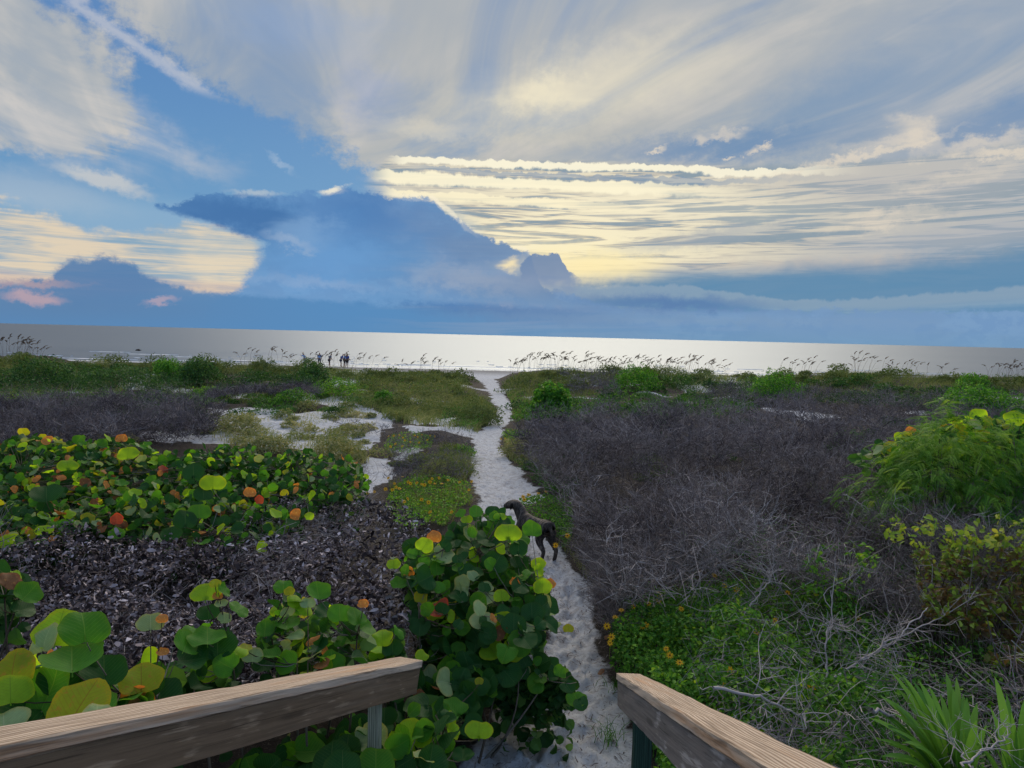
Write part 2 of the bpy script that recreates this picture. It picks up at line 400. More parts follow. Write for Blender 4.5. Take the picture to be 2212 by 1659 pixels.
def tubes(P, r0, r1, sides=3):
    """P (n,m,3) polylines -> tapered tubes"""
    P = np.asarray(P, float); n, m, _ = P.shape
    T = np.gradient(P, axis=1); T /= np.linalg.norm(T, axis=2, keepdims=True) + 1e-9
    ref = np.where(np.abs(T[..., 2:3]) > .9, np.array([1., 0, 0]), np.array([0, 0, 1.]))
    U = np.cross(T, ref); U /= np.linalg.norm(U, axis=2, keepdims=True) + 1e-9
    W = np.cross(T, U)
    r0 = np.broadcast_to(r0, (n,)); r1 = np.broadcast_to(r1, (n,))
    rad = (r0[:, None] + (r1 - r0)[:, None] * np.linspace(0, 1, m)[None])[..., None]
    rings = [P + (U * math.cos(2 * math.pi * k / sides) + W * math.sin(2 * math.pi * k / sides)) * rad for k in range(sides)]
    co = np.stack(rings, 2).reshape(-1, 3)
    idx = np.arange(n * m * sides).reshape(n, m, sides)
    q = []
    for k in range(sides):
        k2 = (k + 1) % sides
        q.append(np.stack([idx[:, :-1, k], idx[:, :-1, k2], idx[:, 1:, k2], idx[:, 1:, k]], -1).reshape(-1, 4))
    return co, [np.concatenate(q)]
def ribbons(P, w0, w1, side=None):
    P = np.asarray(P, float); n, m, _ = P.shape
    T = np.gradient(P, axis=1)
    if side is None: side = rng.normal(size=(n, 1, 3))
    S = np.cross(T, np.broadcast_to(side, P.shape)); S /= np.linalg.norm(S, axis=2, keepdims=True) + 1e-9
    w0 = np.broadcast_to(w0, (n,)); w1 = np.broadcast_to(w1, (n,))
    w = (w0[:, None] + (w1 - w0)[:, None] * np.linspace(0, 1, m)[None])[..., None]
    co = np.stack([P - S * w * .5, P + S * w * .5], 2).reshape(-1, 3)
    idx = np.arange(n * m * 2).reshape(n, m, 2)
    return co, [np.stack([idx[:, :-1, 0], idx[:, :-1, 1], idx[:, 1:, 1], idx[:, 1:, 0]], -1).reshape(-1, 4)]
def in_poly(x, y, poly):
    x = np.asarray(x); y = np.asarray(y); ins = np.zeros(x.shape, bool); n = len(poly)
    for i in range(n):
        x1, y1 = poly[i]; x2, y2 = poly[(i + 1) % n]
        c = ((y1 > y) != (y2 > y)) & (x < (x2 - x1) * (y - y1) / ((y2 - y1) if y2 != y1 else 1e-9) + x1)
        ins ^= c
    return ins
_perm = rng.permutation(512)
_grad = rng.normal(size=(512, 2)); _grad /= np.linalg.norm(_grad, axis=1, keepdims=True)
def pn(x, y, seed=0):
    x = np.asarray(x, float); y = np.asarray(y, float)
    xi = np.floor(x).astype(int); yi = np.floor(y).astype(int); fx = x - xi; fy = y - yi
    u = fx * fx * fx * (fx * (fx * 6 - 15) + 10); v = fy * fy * fy * (fy * (fy * 6 - 15) + 10)
    def g(a, b, dx, dy):
        h = _perm[(_perm[(a + seed) & 511] + b) & 511]; return _grad[h, 0] * dx + _grad[h, 1] * dy
    n00 = g(xi, yi, fx, fy); n10 = g(xi + 1, yi, fx - 1, fy); n01 = g(xi, yi + 1, fx, fy - 1); n11 = g(xi + 1, yi + 1, fx - 1, fy - 1)
    return (n00 * (1 - u) + n10 * u) * (1 - v) + (n01 * (1 - u) + n11 * u) * v
def fbm(x, y, oct=4, seed=0, gain=.5):
    s = 0; a = 1; 
    for k in range(oct): s = s + a * pn(np.asarray(x) * 2 ** k, np.asarray(y) * 2 ** k, seed + 17 * k); a *= gain
    return s
def ss(a, b, x):
    t = np.clip((np.asarray(x, float) - a) / (b - a), 0, 1); return t * t * (3 - 2 * t)

# ------------------------------------------------------------------ materials
def new_mat(name):
    m = bpy.data.materials.new(name); m.use_nodes = True; V.tree = m.node_tree; m.node_tree.nodes.clear()
    return m, m.node_tree
def N(t, k, **kw):
    n = t.nodes.new(k)
    for a, b in kw.items(): setattr(n, a, b)
    return n
def attr(name):
    n = V.tree.nodes.new('ShaderNodeAttribute'); n.attribute_name = name; return V(n.outputs['Fac'])
def attrv(name):
    n = V.tree.nodes.new('ShaderNodeAttribute'); n.attribute_name = name; return V(n.outputs['Vector'])
def objco():
    return V(V.tree.nodes.new('ShaderNodeTexCoord').outputs['Object'])
def noise3(v, scale, detail=4, rough=.55, dist=0):
    n = V.tree.nodes.new('ShaderNodeTexNoise'); V.tree.links.new(v.s, n.inputs['Vector'])
    n.inputs['Scale'].default_value = scale; n.inputs['Detail'].default_value = detail; n.inputs['Roughness'].default_value = rough; n.inputs['Distortion'].default_value = dist
    return V(n.outputs[0])
def rgbl(c):
    n = V.tree.nodes.new('ShaderNodeRGB'); n.outputs[0].default_value = (*c, 1); return V(n.outputs[0])
def mixl(f, a, b):
    return mix(f, a if isinstance(a, V) else rgbl(a), b if isinstance(b, V) else rgbl(b))
def rampl(x, stops):
    n = V.tree.nodes.new('ShaderNodeValToRGB'); V.tree.links.new(x.s, n.inputs[0]); cr = n.color_ramp
    cr.elements[0].position = stops[0][0]; cr.elements[0].color = (*stops[0][1], 1)
    cr.elements[1].position = stops[-1][0]; cr.elements[1].color = (*stops[-1][1], 1)
    for p, c in stops[1:-1]:
        e = cr.elements.new(p); e.color = (*c, 1)
    return V(n.outputs[0])
def finish(col, rough=.8, spec=.3, bump=None, bstr=.3, bdist=.01, trans=0.0, tcol=None):
    t = V.tree
    p = N(t, 'ShaderNodeBsdfPrincipled'); t.links.new(col.s, p.inputs['Base Color'])
    if isinstance(rough, V): t.links.new(rough.s, p.inputs['Roughness'])
    else: p.inputs['Roughness'].default_value = rough
    p.inputs['Specular IOR Level'].default_value = spec
    if bump is not None:
        b = N(t, 'ShaderNodeBump'); b.inputs['Strength'].default_value = bstr; b.inputs['Distance'].default_value = bdist
        t.links.new(bump.s, b.inputs['Height']); t.links.new(b.outputs[0], p.inputs['Normal'])
    out = N(t, 'ShaderNodeOutputMaterial')
    if trans > 0:
        tr = N(t, 'ShaderNodeBsdfTranslucent'); t.links.new((tcol or col).s, tr.inputs[0])
        mx = N(t, 'ShaderNodeMixShader'); mx.inputs[0].default_value = trans
        t.links.new(p.outputs[0], mx.inputs[1]); t.links.new(tr.outputs[0], mx.inputs[2]); t.links.new(mx.outputs[0], out.inputs[0])
    else: t.links.new(p.outputs[0], out.inputs[0])
def tint_mat(name, stops, rough=.8, spec=.2, trans=0.0, tboost=1.6, nscale=0):
    """colour picked by the per-vertex 'tint' of each leaf or twig"""
    m, t = new_mat(name); x = attr('tint')
    col = rampl(x, stops)
    if nscale: col = mixl(sstep(.35, .65, noise3(objco(), nscale, 3)) * .45, col, tuple(c * .55 for c in stops[len(stops) // 2][1]))
    tc = None
    if trans:
        tc = mix(1.0, col, col); n = tc.s.node; n.blend_type = 'MULTIPLY'; 
        V.tree.links.new(rgbl((tboost * 1.1, tboost, tboost * .45)).s, n.inputs[7])
    finish(col, rough, spec * .5, trans=trans, tcol=tc)
    return m

# ------------------------------------------------------------------ terrain
PATH_E = [(1700, 940, 1420), (1659, 985, 1415), (1600, 1020, 1390), (1550, 1050, 1350), (1500, 1090, 1330), (1450, 1120, 1318), (1400, 1160, 1305), (1350, 1185, 1300), (1300, 1190, 1292), (1250, 1175, 1262), (1210, 1130, 1232),
          (1180, 1100, 1205), (1150, 1050, 1175), (1120, 1040, 1130), (1100, 1035, 1122), (1075, 1030, 1160), (1050, 1024, 1165), (1020, 1020, 1122), (1000, 1018, 1105), (985, 1020, 1088), (960, 1026, 1078),
          (940, 1030, 1082), (920, 1050, 1095), (900, 1075, 1105), (880, 1075, 1104), (865, 1062, 1100), (850, 1058, 1090), (838, 1052, 1080), (826, 1040, 1075), (815, 1020, 1070), (805, 990, 1075)]
_pl = np.array([at_z(a, y) for y, a, b in PATH_E]); _pr = np.array([at_z(b, y) for y, a, b in PATH_E])
PY = (_pl[:, 1] + _pr[:, 1]) / 2
PXL = _pl[:, 0]; PXR = _pr[:, 0]
PY = np.concatenate([[-3.0], PY, [70]]); PXL = np.concatenate([[-.5], PXL, [-9.]]); PXR = np.concatenate([[.6], PXR, [2.]])
def path_edges(y): return np.interp(y, PY, PXL), np.interp(y, PY, PXR)
def path_in(x, y, m=0.0):
    """signed: >0 inside the path (metres from its edge)"""
    l, r = path_edges(y); return np.minimum(x - l, r - x) + m
SANDS = [  # bare sand patches (photo pixels, unprojected onto the ground)
    [(440, 893), (560, 880), (640, 896), (780, 888), (850, 900), (850, 925), (815, 935), (800, 975), (770, 985), (720, 960), (640, 955), (560, 940), (500, 925)],
    [(480, 858), (560, 853), (600, 860), (560, 868), (500, 866)], [(690, 868), (770, 860), (800, 875), (760, 890), (680, 885)],
    [(300, 945), (420, 935), (600, 950), (590, 965), (430, 962), (330, 968)], [(790, 1005), (840, 1000), (850, 1040), (800, 1075), (780, 1050)],
    [(860, 930), (1020, 920), (1040, 945), (900, 945)], [(690, 815), (800, 812), (800, 832), (720, 845)], [(460, 795), (500, 790), (510, 812), (470, 818)],
    [(1200, 815), (1240, 812), (1290, 845), (1240, 850)], [(1640, 880), (1740, 888), (1820, 905), (1760, 915), (1650, 895)], [(1660, 805), (1800, 812), (1780, 818), (1670, 815)],
    [(1940, 832), (2010, 838), (1980, 845)], [(1400, 820), (1500, 815), (1620, 850), (1480, 855)], [(700, 925), (790, 915), (830, 940), (790, 962)], [(0, 858), (50, 860), (0, 866)], [(280, 823), (340, 816), (380, 820), (300, 832)],
    [(2010, 800), (2120, 806), (2100, 812)], [(1500, 840), (1640, 830), (1650, 845), (1520, 855)]]
SANDS += [[(430, 905), (500, 900), (520, 920), (440, 925)], [(560, 945), (700, 955), (760, 985), (700, 1000), (600, 975)], [(620, 862), (700, 858), (760, 866), (640, 872)], [(880, 905), (1010, 900), (1020, 915), (900, 925)], [(250, 838), (420, 842), (380, 850), (270, 848)], [(860, 985), (900, 978), (910, 1000), (850, 1010)]]
SANDG = [[tuple(at_z(a, b, .0).xy) for a, b in P] for P in SANDS]
# height of the foredune crest against x, read at 45 m
_cx, _cz = [], []
for px, py in [(-400, 742), (0, 772), (60, 768), (120, 784), (200, 790), (330, 784), (480, 790), (560, 788), (660, 796), (760, 800), (850, 806), (940, 806), (1000, 812), (1040, 822), (1075, 822), (1110, 808), (1180, 800), (1300, 806), (1420, 808), (1500, 810), (1640, 816), (1800, 808), (1900, 808), (2000, 812), (2100, 818), (2212, 816), (2700, 830)]:
    p = at_y(px, py, 45.0); _cx.append(p.x); _cz.append(p.z)
_cx, _cz = np.array(_cx), np.array(_cz)
def hground(x, y):
    x = np.asarray(x, float); y = np.asarray(y, float)
    pin = path_in(x, y)
    off = ss(0, -1.2, pin)
    h = off * (.10 + .16 * fbm(x * .25 + 3, y * .25, 3) + .05 * fbm(x * 1.3, y * 1.3, 3, 5))
    h += (1 - off) * -.05 * ss(-.1, .35, pin) * ss(25, 12, y)
    h = h + off * ss(12, 22, y) * ss(46, 40, y) * .22 * (np.abs(pn(x * .45, y * .45, 31)) * 2 - .4)
    crest = np.interp(x, _cx, _cz)
    k = ss(33, 44.5, y) * ss(54, 46, y)
    h = h * (1 - k) + k * (crest + .10 * fbm(x * .6, y * .6, 3, 9) * off)
    beach = -1.15 - (y - 56) * .0115
    b = ss(46, 57, y)
    h = h * (1 - b) + b * np.maximum(beach, -2.2)
    return h
def hnear(x, y):
    """fine relief : footprints on the path, small hummocks elsewhere"""
    h = .012 * fbm(x * 3, y * 3, 4, 21)
    return h
_gx = np.arange(-110, 110.01, .3); _gy = np.arange(0, 90.01, .25)
_GH = hground(*np.meshgrid(_gx, _gy))
def hquick(x, y):
    fx = np.clip((x - _gx[0]) / .3, 0, len(_gx) - 1.001); fy = np.clip(y / .25, 0, len(_gy) - 1.001); a = fx.astype(int); b = fy.astype(int); fx = fx - a; fy = fy - b
    return (_GH[b, a] * (1 - fx) + _GH[b, a + 1] * fx) * (1 - fy) + (_GH[b + 1, a] * (1 - fx) + _GH[b + 1, a + 1] * fx) * fy
def march(q, hz):
    """first point of each photo pixel's ray that lies hz above the ground"""
    q = np.asarray(q, float); n = len(q); hz = np.broadcast_to(np.asarray(hz, float), (n,))
    d = np.array(_f)[None] + np.array(_r)[None] * ((q[:, :1] - 1106) / FPX) - np.array(_u)[None] * ((q[:, 1:2] - 829.5) / FPX)
    d = d / d[:, 1:2]; c = np.array(CAM); ys = np.exp(np.linspace(math.log(1.2), math.log(75), 170))
    done = np.zeros(n, bool); Yh = np.full(n, 75.0); prev = np.full(n, 9.0); py_ = ys[0]
    for y in ys:
        p = c[None] + d * y; g = p[:, 2] - hquick(p[:, 0], p[:, 1]) - hz
        hit = (~done) & (g <= 0); t = prev[hit] / (prev[hit] - g[hit] + 1e-9)
        Yh[hit] = py_ + (y - py_) * np.clip(t, 0, 1) if y > ys[0] else y
        done |= hit; prev = g; py_ = y
    p = c[None] + d * Yh[:, None]; miss = ~done
    if miss.any():
        yb = 45.0 + rng.uniform(-1.5, 1.5, miss.sum()); p[miss] = c[None] + d[miss] * yb[:, None]; p[miss, 2] = hquick(p[miss, 0], p[miss, 1]) + hz[miss]
    return p
def canopy_px(px, py, hz): return Vector(march([(px, py)], hz)[0])
def gpt(px, py, h=0.0):
    p = canopy_px(px, py, h); return Vector((p.x, p.y, float(hground(p.x, p.y))))

def build_ground():
    # fan shaped grid, fine near the camera
    ys = np.concatenate([np.linspace(.2, 1.2, 12, endpoint=False), 1.2 * np.exp(np.linspace(0, math.log(140 / 1.2), 760))])
    u = np.linspace(-1, 1, 520); u = np.sign(u) * np.abs(u) ** 1.15 * 1.35
    Y, U = np.meshgrid(ys, u, indexing='ij'); X = U * (Y + 2.0)
    Hh = hground(X, Y) + hnear(X, Y)
    pin = path_in(X, Y)
    # footprints
    fp = []
    for _ in range(900):
        y = 2.2 * math.exp(rnd.random() * math.log(24 / 2.2)); l, r_ = path_edges(y)
        m = (l + r_) / 2; wdt = (r_ - l) / 2
        x = m + rnd.gauss(0, .42) * wdt
        fp.append((x, y, rnd.gauss(0, .35), rnd.uniform(.8, 1.15), rnd.uniform(.5, 1)))
    for (x, y, a, s_, k) in fp:
        i0, i1 = np.searchsorted(ys, [y - .3, y + .3])
        sub = slice(max(i0, 0), i1)
        dx = X[sub] - x; dy = Y[sub] - y
        jm = np.where(np.abs(dx).min(0) < .3)[0]
        if not len(jm): continue
        js = slice(jm[0], jm[-1] + 1)
        dx = dx[:, js]; dy = dy[:, js]
        c, s = math.cos(a), math.sin(a)
        uu = (dx * c + dy * s) / (.055 * s_); vv = (dy * c - dx * s) / (.13 * s_)
        q = np.sqrt(uu * uu + vv * vv)
        d = -.026 * k * ss(1.25, .4, q) + .010 * k * np.exp(-((q - 1.35) / .3) ** 2)
        Hh[sub, js] += d
    Hh += np.where(pin > -.1, .010 * fbm(X * 7, Y * 7, 3, 44), 0)
    # litter mask (1: dark plant litter and soil, 0: bare sand)
    jx = X + .22 * fbm(X * 1.5, Y * 1.5, 3, 71); jy = Y + .6 * fbm(X * 1.1, Y * 1.1, 3, 72)
    sand = ss(-.12, .10, path_in(jx, Y))
    for P in SANDG: sand = np.maximum(sand, in_poly(jx, jy, P).astype(float) * .92)
    sand = np.maximum(sand, ss(48, 50, Y))
    sand = np.maximum(sand, ss(.25, .5, fbm(X * .22, Y * .4, 3, 90)) * .8 * ss(24, 30, Y))
    sand = np.maximum(sand, ss(2.6, 1.4, Y) * ss(-1.5, -1, X) * ss(1.4, 1, X))
    n, m = X.shape
    idx = np.arange(n * m).reshape(n, m)
    q = np.stack([idx[:-1, :-1], idx[:-1, 1:], idx[1:, 1:], idx[1:, :-1]], -1).reshape(-1, 4)
    co = np.stack([X, Y, Hh], -1).reshape(-1, 3)
    m_, t = new_mat('sand_and_litter')
    tc = objco(); s = attr('sand')
    n1 = noise3(tc, 9, 5, .6); n2 = noise3(tc, 60, 3, .6); n3 = noise3(tc, 1.2, 3)
    dry = mixl(n3, (.52, .54, .59), (.64, .65, .69))
    dry = mixl(sstep(.48, .66, n1) * .45, dry, (.27, .25, .26))
    dry = mixl(sstep(.5, .7, noise3(tc, 4, 5, .7)) * .4, dry, (.30, .28, .30))
    dry = mixl(sstep(.58, .66, n2) * .6, dry, (.20, .17, .15))
    lit = mixl(n1, (.024, .020, .019), (.070, .058, .052))
    lit = mixl(sstep(.55, .68, n2) * .6, lit, (.17, .15, .12))
    k = sstep(.30, .75, s + (n1 - .5) * 1.7)
    wet = attr('wet')
    dry = mixl(wet * .75, dry, (.16, .15, .15))
    finish(mixl(k, lit, dry), .92, .15, noise3(tc, 14, 6, .7), .7, .05)
    wet_ = ss(70, 84, Y) 
    g = mesh_np('ground', co, [q], [m_], True, None, {'sand': sand.ravel(), 'wet': wet_.ravel()})
    tag(g, kind='structure')
    # coarse surroundings out of frame, slightly lower
    X2, Y2 = np.meshgrid(np.concatenate([np.linspace(-900, -60, 8), np.linspace(-40, 40, 17), np.linspace(60, 900, 8)]), np.concatenate([np.linspace(-60, -.0, 6), np.array([.3]) ]))
    Z2 = hground(X2, Y2) - .02
    idx = np.arange(X2.size).reshape(X2.shape)
    q2 = np.stack([idx[:-1, :-1], idx[:-1, 1:], idx[1:, 1:], idx[1:, :-1]], -1).reshape(-1, 4)
    bk = mesh_np('terrain', np.stack([X2, Y2, Z2], -1).reshape(-1, 3), [q2], [m_], True, None, {'sand': np.full(X2.size, .3), 'wet': np.zeros(X2.size)})
    tag(bk, kind='structure')
    for sgn in (-1, 1):
        ys2 = np.linspace(.3, 139, 30); 
        X2 = np.stack([sgn * (1.35 * (ys2 + 2.0) - .02), sgn * (ys2 * 2 + 60), sgn * (ys2 * 2 + 900)], 1); Y2 = np.repeat(ys2[:, None], 3, 1)
        Z2 = hground(X2, Y2) - .03
        idx = np.arange(X2.size).reshape(X2.shape)
        q2 = np.stack([idx[:-1, :-1], idx[:-1, 1:], idx[1:, 1:], idx[1:, :-1]], -1).reshape(-1, 4)
        if sgn < 0: q2 = q2[:, ::-1]
        bk = mesh_np('terrain', np.stack([X2, Y2, Z2], -1).reshape(-1, 3), [q2], [m_], True, None, {'sand': np.full(X2.size, .3), 'wet': np.zeros(X2.size)})
        tag(bk, kind='structure')
build_ground()

# ------------------------------------------------------------------ sea
SEA_Z = -1.50
def shore_y(x): return 86.0 + 1.2 * np.sin(np.asarray(x) * .06 + 1) + .8 * pn(np.asarray(x) * .12, np.asarray(x) * 0 + .3, 3)
def build_sea():
    m, t = new_mat('sea_water')
    tc = V(t.nodes.new('ShaderNodeTexCoord').outputs['Object'])
    def sc(v, a, b):
        n = t.nodes.new('ShaderNodeMapping'); n.inputs['Scale'].default_value = (a, b, 1); t.links.new(v.s, n.inputs[0]); return V(n.outputs[0])
    n1 = noise3(sc(tc, .05, .35), 1, 3, .5, .3); n2 = noise3(sc(tc, .6, 1.6), 1, 4, .6); n3 = noise3(sc(tc, .012, .05), 1, 3, .5)
    h = n1 * 1.0 + n2 * .12
    b = N(t, 'ShaderNodeBump'); b.inputs['Strength'].default_value = 1.0; b.inputs['Distance'].default_value = .12; t.links.new(h.s, b.inputs['Height'])
    p = N(t, 'ShaderNodeBsdfAnisotropic'); p.inputs['Color'].default_value = (.27, .30, .34, 1)
    t.links.new((.24 + n3 * .14 + n1 * .14).s, p.inputs['Roughness']); t.links.new(b.outputs[0], p.inputs['Normal'])
    out = N(t, 'ShaderNodeOutputMaterial'); t.links.new(p.outputs[0], out.inputs[0])
    ys = np.concatenate([np.linspace(84, 110, 110), 110 * np.exp(np.linspace(.01, math.log(45000 / 110), 60))])
    us = np.linspace(-1, 1, 161)
    U, Y = np.meshgrid(us, ys); X = np.sign(U) * np.abs(U) ** 1.3 * (220 + (Y - 84) * 3.0)
    Z = np.full(X.shape, SEA_Z)
    # little breakers along the shore
    for y0, hgt, wd in ((89.0, .16, .5), (93.5, .20, .6), (99.0, .14, .6)):
        yy = y0 + 1.2 * np.sin(X * .05 + y0) + 1.0 * pn(X * .07, X * 0 + y0, 5)
        amp = np.clip(.5 + 1.2 * pn(X * .06, X * 0 + y0 * 2, 8), 0, 1)
        Z += hgt * amp * np.exp(-((Y - yy) / wd) ** 2)
    idx = np.arange(X.size).reshape(X.shape)
    q = np.stack([idx[:-1, :-1], idx[:-1, 1:], idx[1:, 1:], idx[1:, :-1]], -1).reshape(-1, 4)
    s = mesh_np('sea', np.stack([X, Y, Z], -1).reshape(-1, 3), [q], [m], True)
    tag(s, kind='structure')
    # foam strips
    fm, t = new_mat('foam'); n = noise3(objco(), 3, 4); finish(mixl(n, (.75, .76, .78), (.9, .9, .9)), .7, .3)
    A_ = Acc()
    for y0, wd, seed, thr in ((87.2, .8, 1, -.5), (89.3, .6, 2, -.25), (93.8, .55, 3, .0), (99.2, .5, 4, .14), (104.5, .5, 5, .1), (111, .5, 6, .2)):
        xs = np.linspace(-75, 75, 900)
        yc = (y0 if y0 > 88 else shore_y(xs) + 1.0) + (1.2 * np.sin(xs * .05 + y0) + 1.0 * pn(xs * .07, xs * 0 + y0, 5) if y0 > 88 else 0)
        w_ = wd * np.clip(pn(xs * .10, xs * 0, 30 + seed) - thr + .5 * pn(xs * .8, xs * 0, 40 + seed), 0, 1)
        zz = SEA_Z + (.22 if y0 > 88 else .035)
        P = np.stack([np.stack([xs, yc - w_, np.full_like(xs, zz - .05)], 1), np.stack([xs, yc + w_ * .4, np.full_like(xs, zz + .03)], 1)], 1)
        co = P.reshape(-1, 3); i = np.arange(len(xs) - 1) * 2
        keep = w_[:-1] > .02; i = i[keep]
        A_.add(co, [np.stack([i, i + 2, i + 3, i + 1], 1)])
    f = A_.build('foam', [fm]); tag(f, kind='stuff', label='thin white foam lines of small waves along the shore')
build_sea()

# ------------------------------------------------------------------ handrails of the dune walkover
def wood_mat(name, light, dark, warm, streak=.5):
    m, t = new_mat(name)
    tc = V(t.nodes.new('ShaderNodeTexCoord').outputs['Object'])
    def sc(v, s3, loc=(0, 0, 0)):
        n = t.nodes.new('ShaderNodeMapping'); n.inputs['Scale'].default_value = s3; n.inputs['Location'].default_value = loc; t.links.new(v.s, n.inputs[0]); return V(n.outputs[0])
    nw = noise3(sc(tc, (1.1, 5, 5)), 1, 4, .5)
    g = N(t, 'ShaderNodeTexWave'); g.wave_type = 'BANDS'; g.bands_direction = 'Y'; g.inputs['Scale'].default_value = 9
    g.inputs['Distortion'].default_value = 5; g.inputs['Detail'].default_value = 4; g.inputs['Detail Scale'].default_value = .8; g.inputs['Detail Roughness'].default_value = .6
    t.links.new(sc(tc, (.32, 3.0, 3.0)).s, g.inputs['Vector'])
    gw = V(g.outputs[1]); fine = noise3(sc(tc, (2.2, 90, 90)), 1, 4, .6); blot = noise3(sc(tc, (.7, 16, 16), (3, 1, 2)), 1, 3)
    kn = N(t, 'ShaderNodeTexVoronoi'); kn.inputs['Scale'].default_value = 1; t.links.new(sc(tc, (.9, 6, 6), (.3, .2, .1)).s, kn.inputs['Vector'])
    knot = sstep(.12, .04, V(kn.outputs[0]))
    col = mixl(sstep(.30, .72, gw), light, dark)
    col = mixl(sstep(.42, .64, fine) * .5, col, tuple(c * .50 for c in dark))
    col = mixl(sstep(.52, .68, blot) * streak, col, warm)
    col = mixl(sstep(.60, .72, noise3(sc(tc, (1.5, 140, 140)), 1, 2)) * .7, col, tuple(c * .28 for c in dark))
    col = mixl(knot * .7, col, tuple(c * .4 for c in dark))
    finish(col, .85, .2, gw * .5 + fine, .55, .004)
    return m
def board(name, parent, L, wy, wz, mat, y0, z0, x0=0.0, seg=60, wob=.0022, seed=0):
    """box from x0 to x0+L with worn, slightly uneven arrises"""
    prof = []
    b = .004
    for (y, z) in ((0, b), (b, 0), (wy * .5, 0), (wy - b, 0), (wy, b), (wy, wz * .5), (wy, wz - b), (wy - b, wz), (wy * .72, wz), (wy * .28, wz), (b, wz), (0, wz - b), (0, wz * .5)):
        prof.append((y + y0, z + z0))
    k = len(prof); xs = np.linspace(x0, x0 + L, seg)
    co = np.zeros((seg, k, 3))
    for j, (y, z) in enumerate(prof):
        co[:, j, 0] = xs; co[:, j, 1] = y + wob * fbm(xs * 3 + j * .31, xs * 0 + seed + y * 9, 4, seed, .6) * 2; co[:, j, 2] = z + wob * fbm(xs * 3 + j * .17, xs * 0 + seed + z * 9 + 5, 4, seed + 3, .6) * 2
    idx = np.arange(seg * k).reshape(seg, k)
    q = np.stack([idx[:-1], idx[1:], np.roll(idx[1:], -1, 1), np.roll(idx[:-1], -1, 1)], -1).reshape(-1, 4)
    A_ = Acc(); A_.add(co.reshape(-1, 3), [q[:, ::-1]])
    A_.add(co[0], [np.arange(k)[None, ::-1]]); A_.add(co[-1], [np.arange(k)[None]])
    return A_.build(name, [mat], parent)
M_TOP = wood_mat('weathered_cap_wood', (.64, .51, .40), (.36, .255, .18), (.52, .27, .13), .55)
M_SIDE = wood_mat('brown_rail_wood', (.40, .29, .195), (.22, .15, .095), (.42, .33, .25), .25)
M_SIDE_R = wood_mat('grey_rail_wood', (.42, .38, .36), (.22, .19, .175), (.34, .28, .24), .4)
M_POST = wood_mat('green_treated_wood', (.36, .38, .30), (.20, .22, .16), (.28, .28, .21), .3)
M_POSTD = wood_mat('dark_green_wood', (.03, .075, .055), (.018, .045, .035), (.03, .05, .04), .3)

def rail(end_px, vp, depth, L, side, label, mats, post_t, post_w, post_mat, endcut):
    """end_px: inner far end of the cap's top edge; the board runs back from there along -dir"""
    d0 = ray(*end_px); P = CAM + d0 * depth
    D = ray(*vp).normalized()                      # direction of travel (down and forward)
    X_ = -D                                         # local x runs back towards the camera
    Hh = Vector((0, 0, 1)); Yv = Hh.cross(X_).normalized() * side   # sideways
    Zv = (X_.cross(Yv)).normalized()
    if Zv.z < 0: Zv = -Zv
    if X_.cross(Yv).dot(Zv) < 0: pass
    root = empty('handrail', P, label, 'handrail', 'handrails either side of the walkover steps')
    M = Matrix(((X_.x, Yv.x, Zv.x, P.x), (X_.y, Yv.y, Zv.y, P.y), (X_.z, Yv.z, Zv.z, P.z), (0, 0, 0, 1)))
    root.matrix_world = M
    cw, ct, bw, bh = .140, .038, .038, .134
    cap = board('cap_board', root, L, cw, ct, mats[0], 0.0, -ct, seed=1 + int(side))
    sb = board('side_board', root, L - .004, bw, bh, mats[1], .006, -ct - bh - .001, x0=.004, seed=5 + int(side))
    # post, upright in the world, fixed to the outer face of the side board
    for k, tpos in enumerate(post_t):
        top = M @ Vector((tpos, .046 + post_w / 2, -ct - .003))
        gz = float(hground(top.x, top.y)) - .3
        Mi = M.inverted(); h = top.z - gz
        A_ = Acc(); b = .005; hw = post_w / 2
        prof = [(-hw, -hw + b), (-hw + b, -hw), (hw - b, -hw), (hw, -hw + b), (hw, hw - b), (hw - b, hw), (-hw + b, hw), (-hw, hw - b)]
        seg = 12; co = np.zeros((seg, 8, 3)); zs = np.linspace(0, h, seg)
        for j, (a, c) in enumerate(prof): co[:, j] = np.stack([zs, np.full(seg, a), np.full(seg, c)], 1); co[:, j, 1:] += .0015 * rng.normal(size=(seg, 2))
        # local x of the post mesh is its length
        idx = np.arange(seg * 8).reshape(seg, 8)
        q = np.stack([idx[:-1], idx[1:], np.roll(idx[1:], -1, 1), np.roll(idx[:-1], -1, 1)], -1).reshape(-1, 4)
        A_.add(co.reshape(-1, 3), [q[:, ::-1]]); A_.add(co[0], [np.arange(8)[None, ::-1]]); A_.add(co[-1], [np.arange(8)[None]])
        p = A_.build('post', [post_mat], root)
        Xp = Vector((0, 0, 1)); Yp = Vector((Yv.x, Yv.y, 0)).normalized(); Zp = Xp.cross(Yp)
        # lower the top so that the sloping cap covers it
        W = Matrix(((Xp.x, Yp.x, Zp.x, top.x), (Xp.y, Yp.y, Zp.y, top.y), (Xp.z, Yp.z, Zp.z, gz - .035), (0, 0, 0, 1)))
        p.matrix_basis = Mi @ W
    return root
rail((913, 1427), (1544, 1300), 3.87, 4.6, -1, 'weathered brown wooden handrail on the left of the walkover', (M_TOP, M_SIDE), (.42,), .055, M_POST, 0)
rail((1331, 1453), (1169, 1353), 3.95, 4.6, 1, 'greyish wooden handrail on the right, carried by a dark green post', (M_TOP, M_SIDE_R), (.48,), .089, M_POSTD, 0)

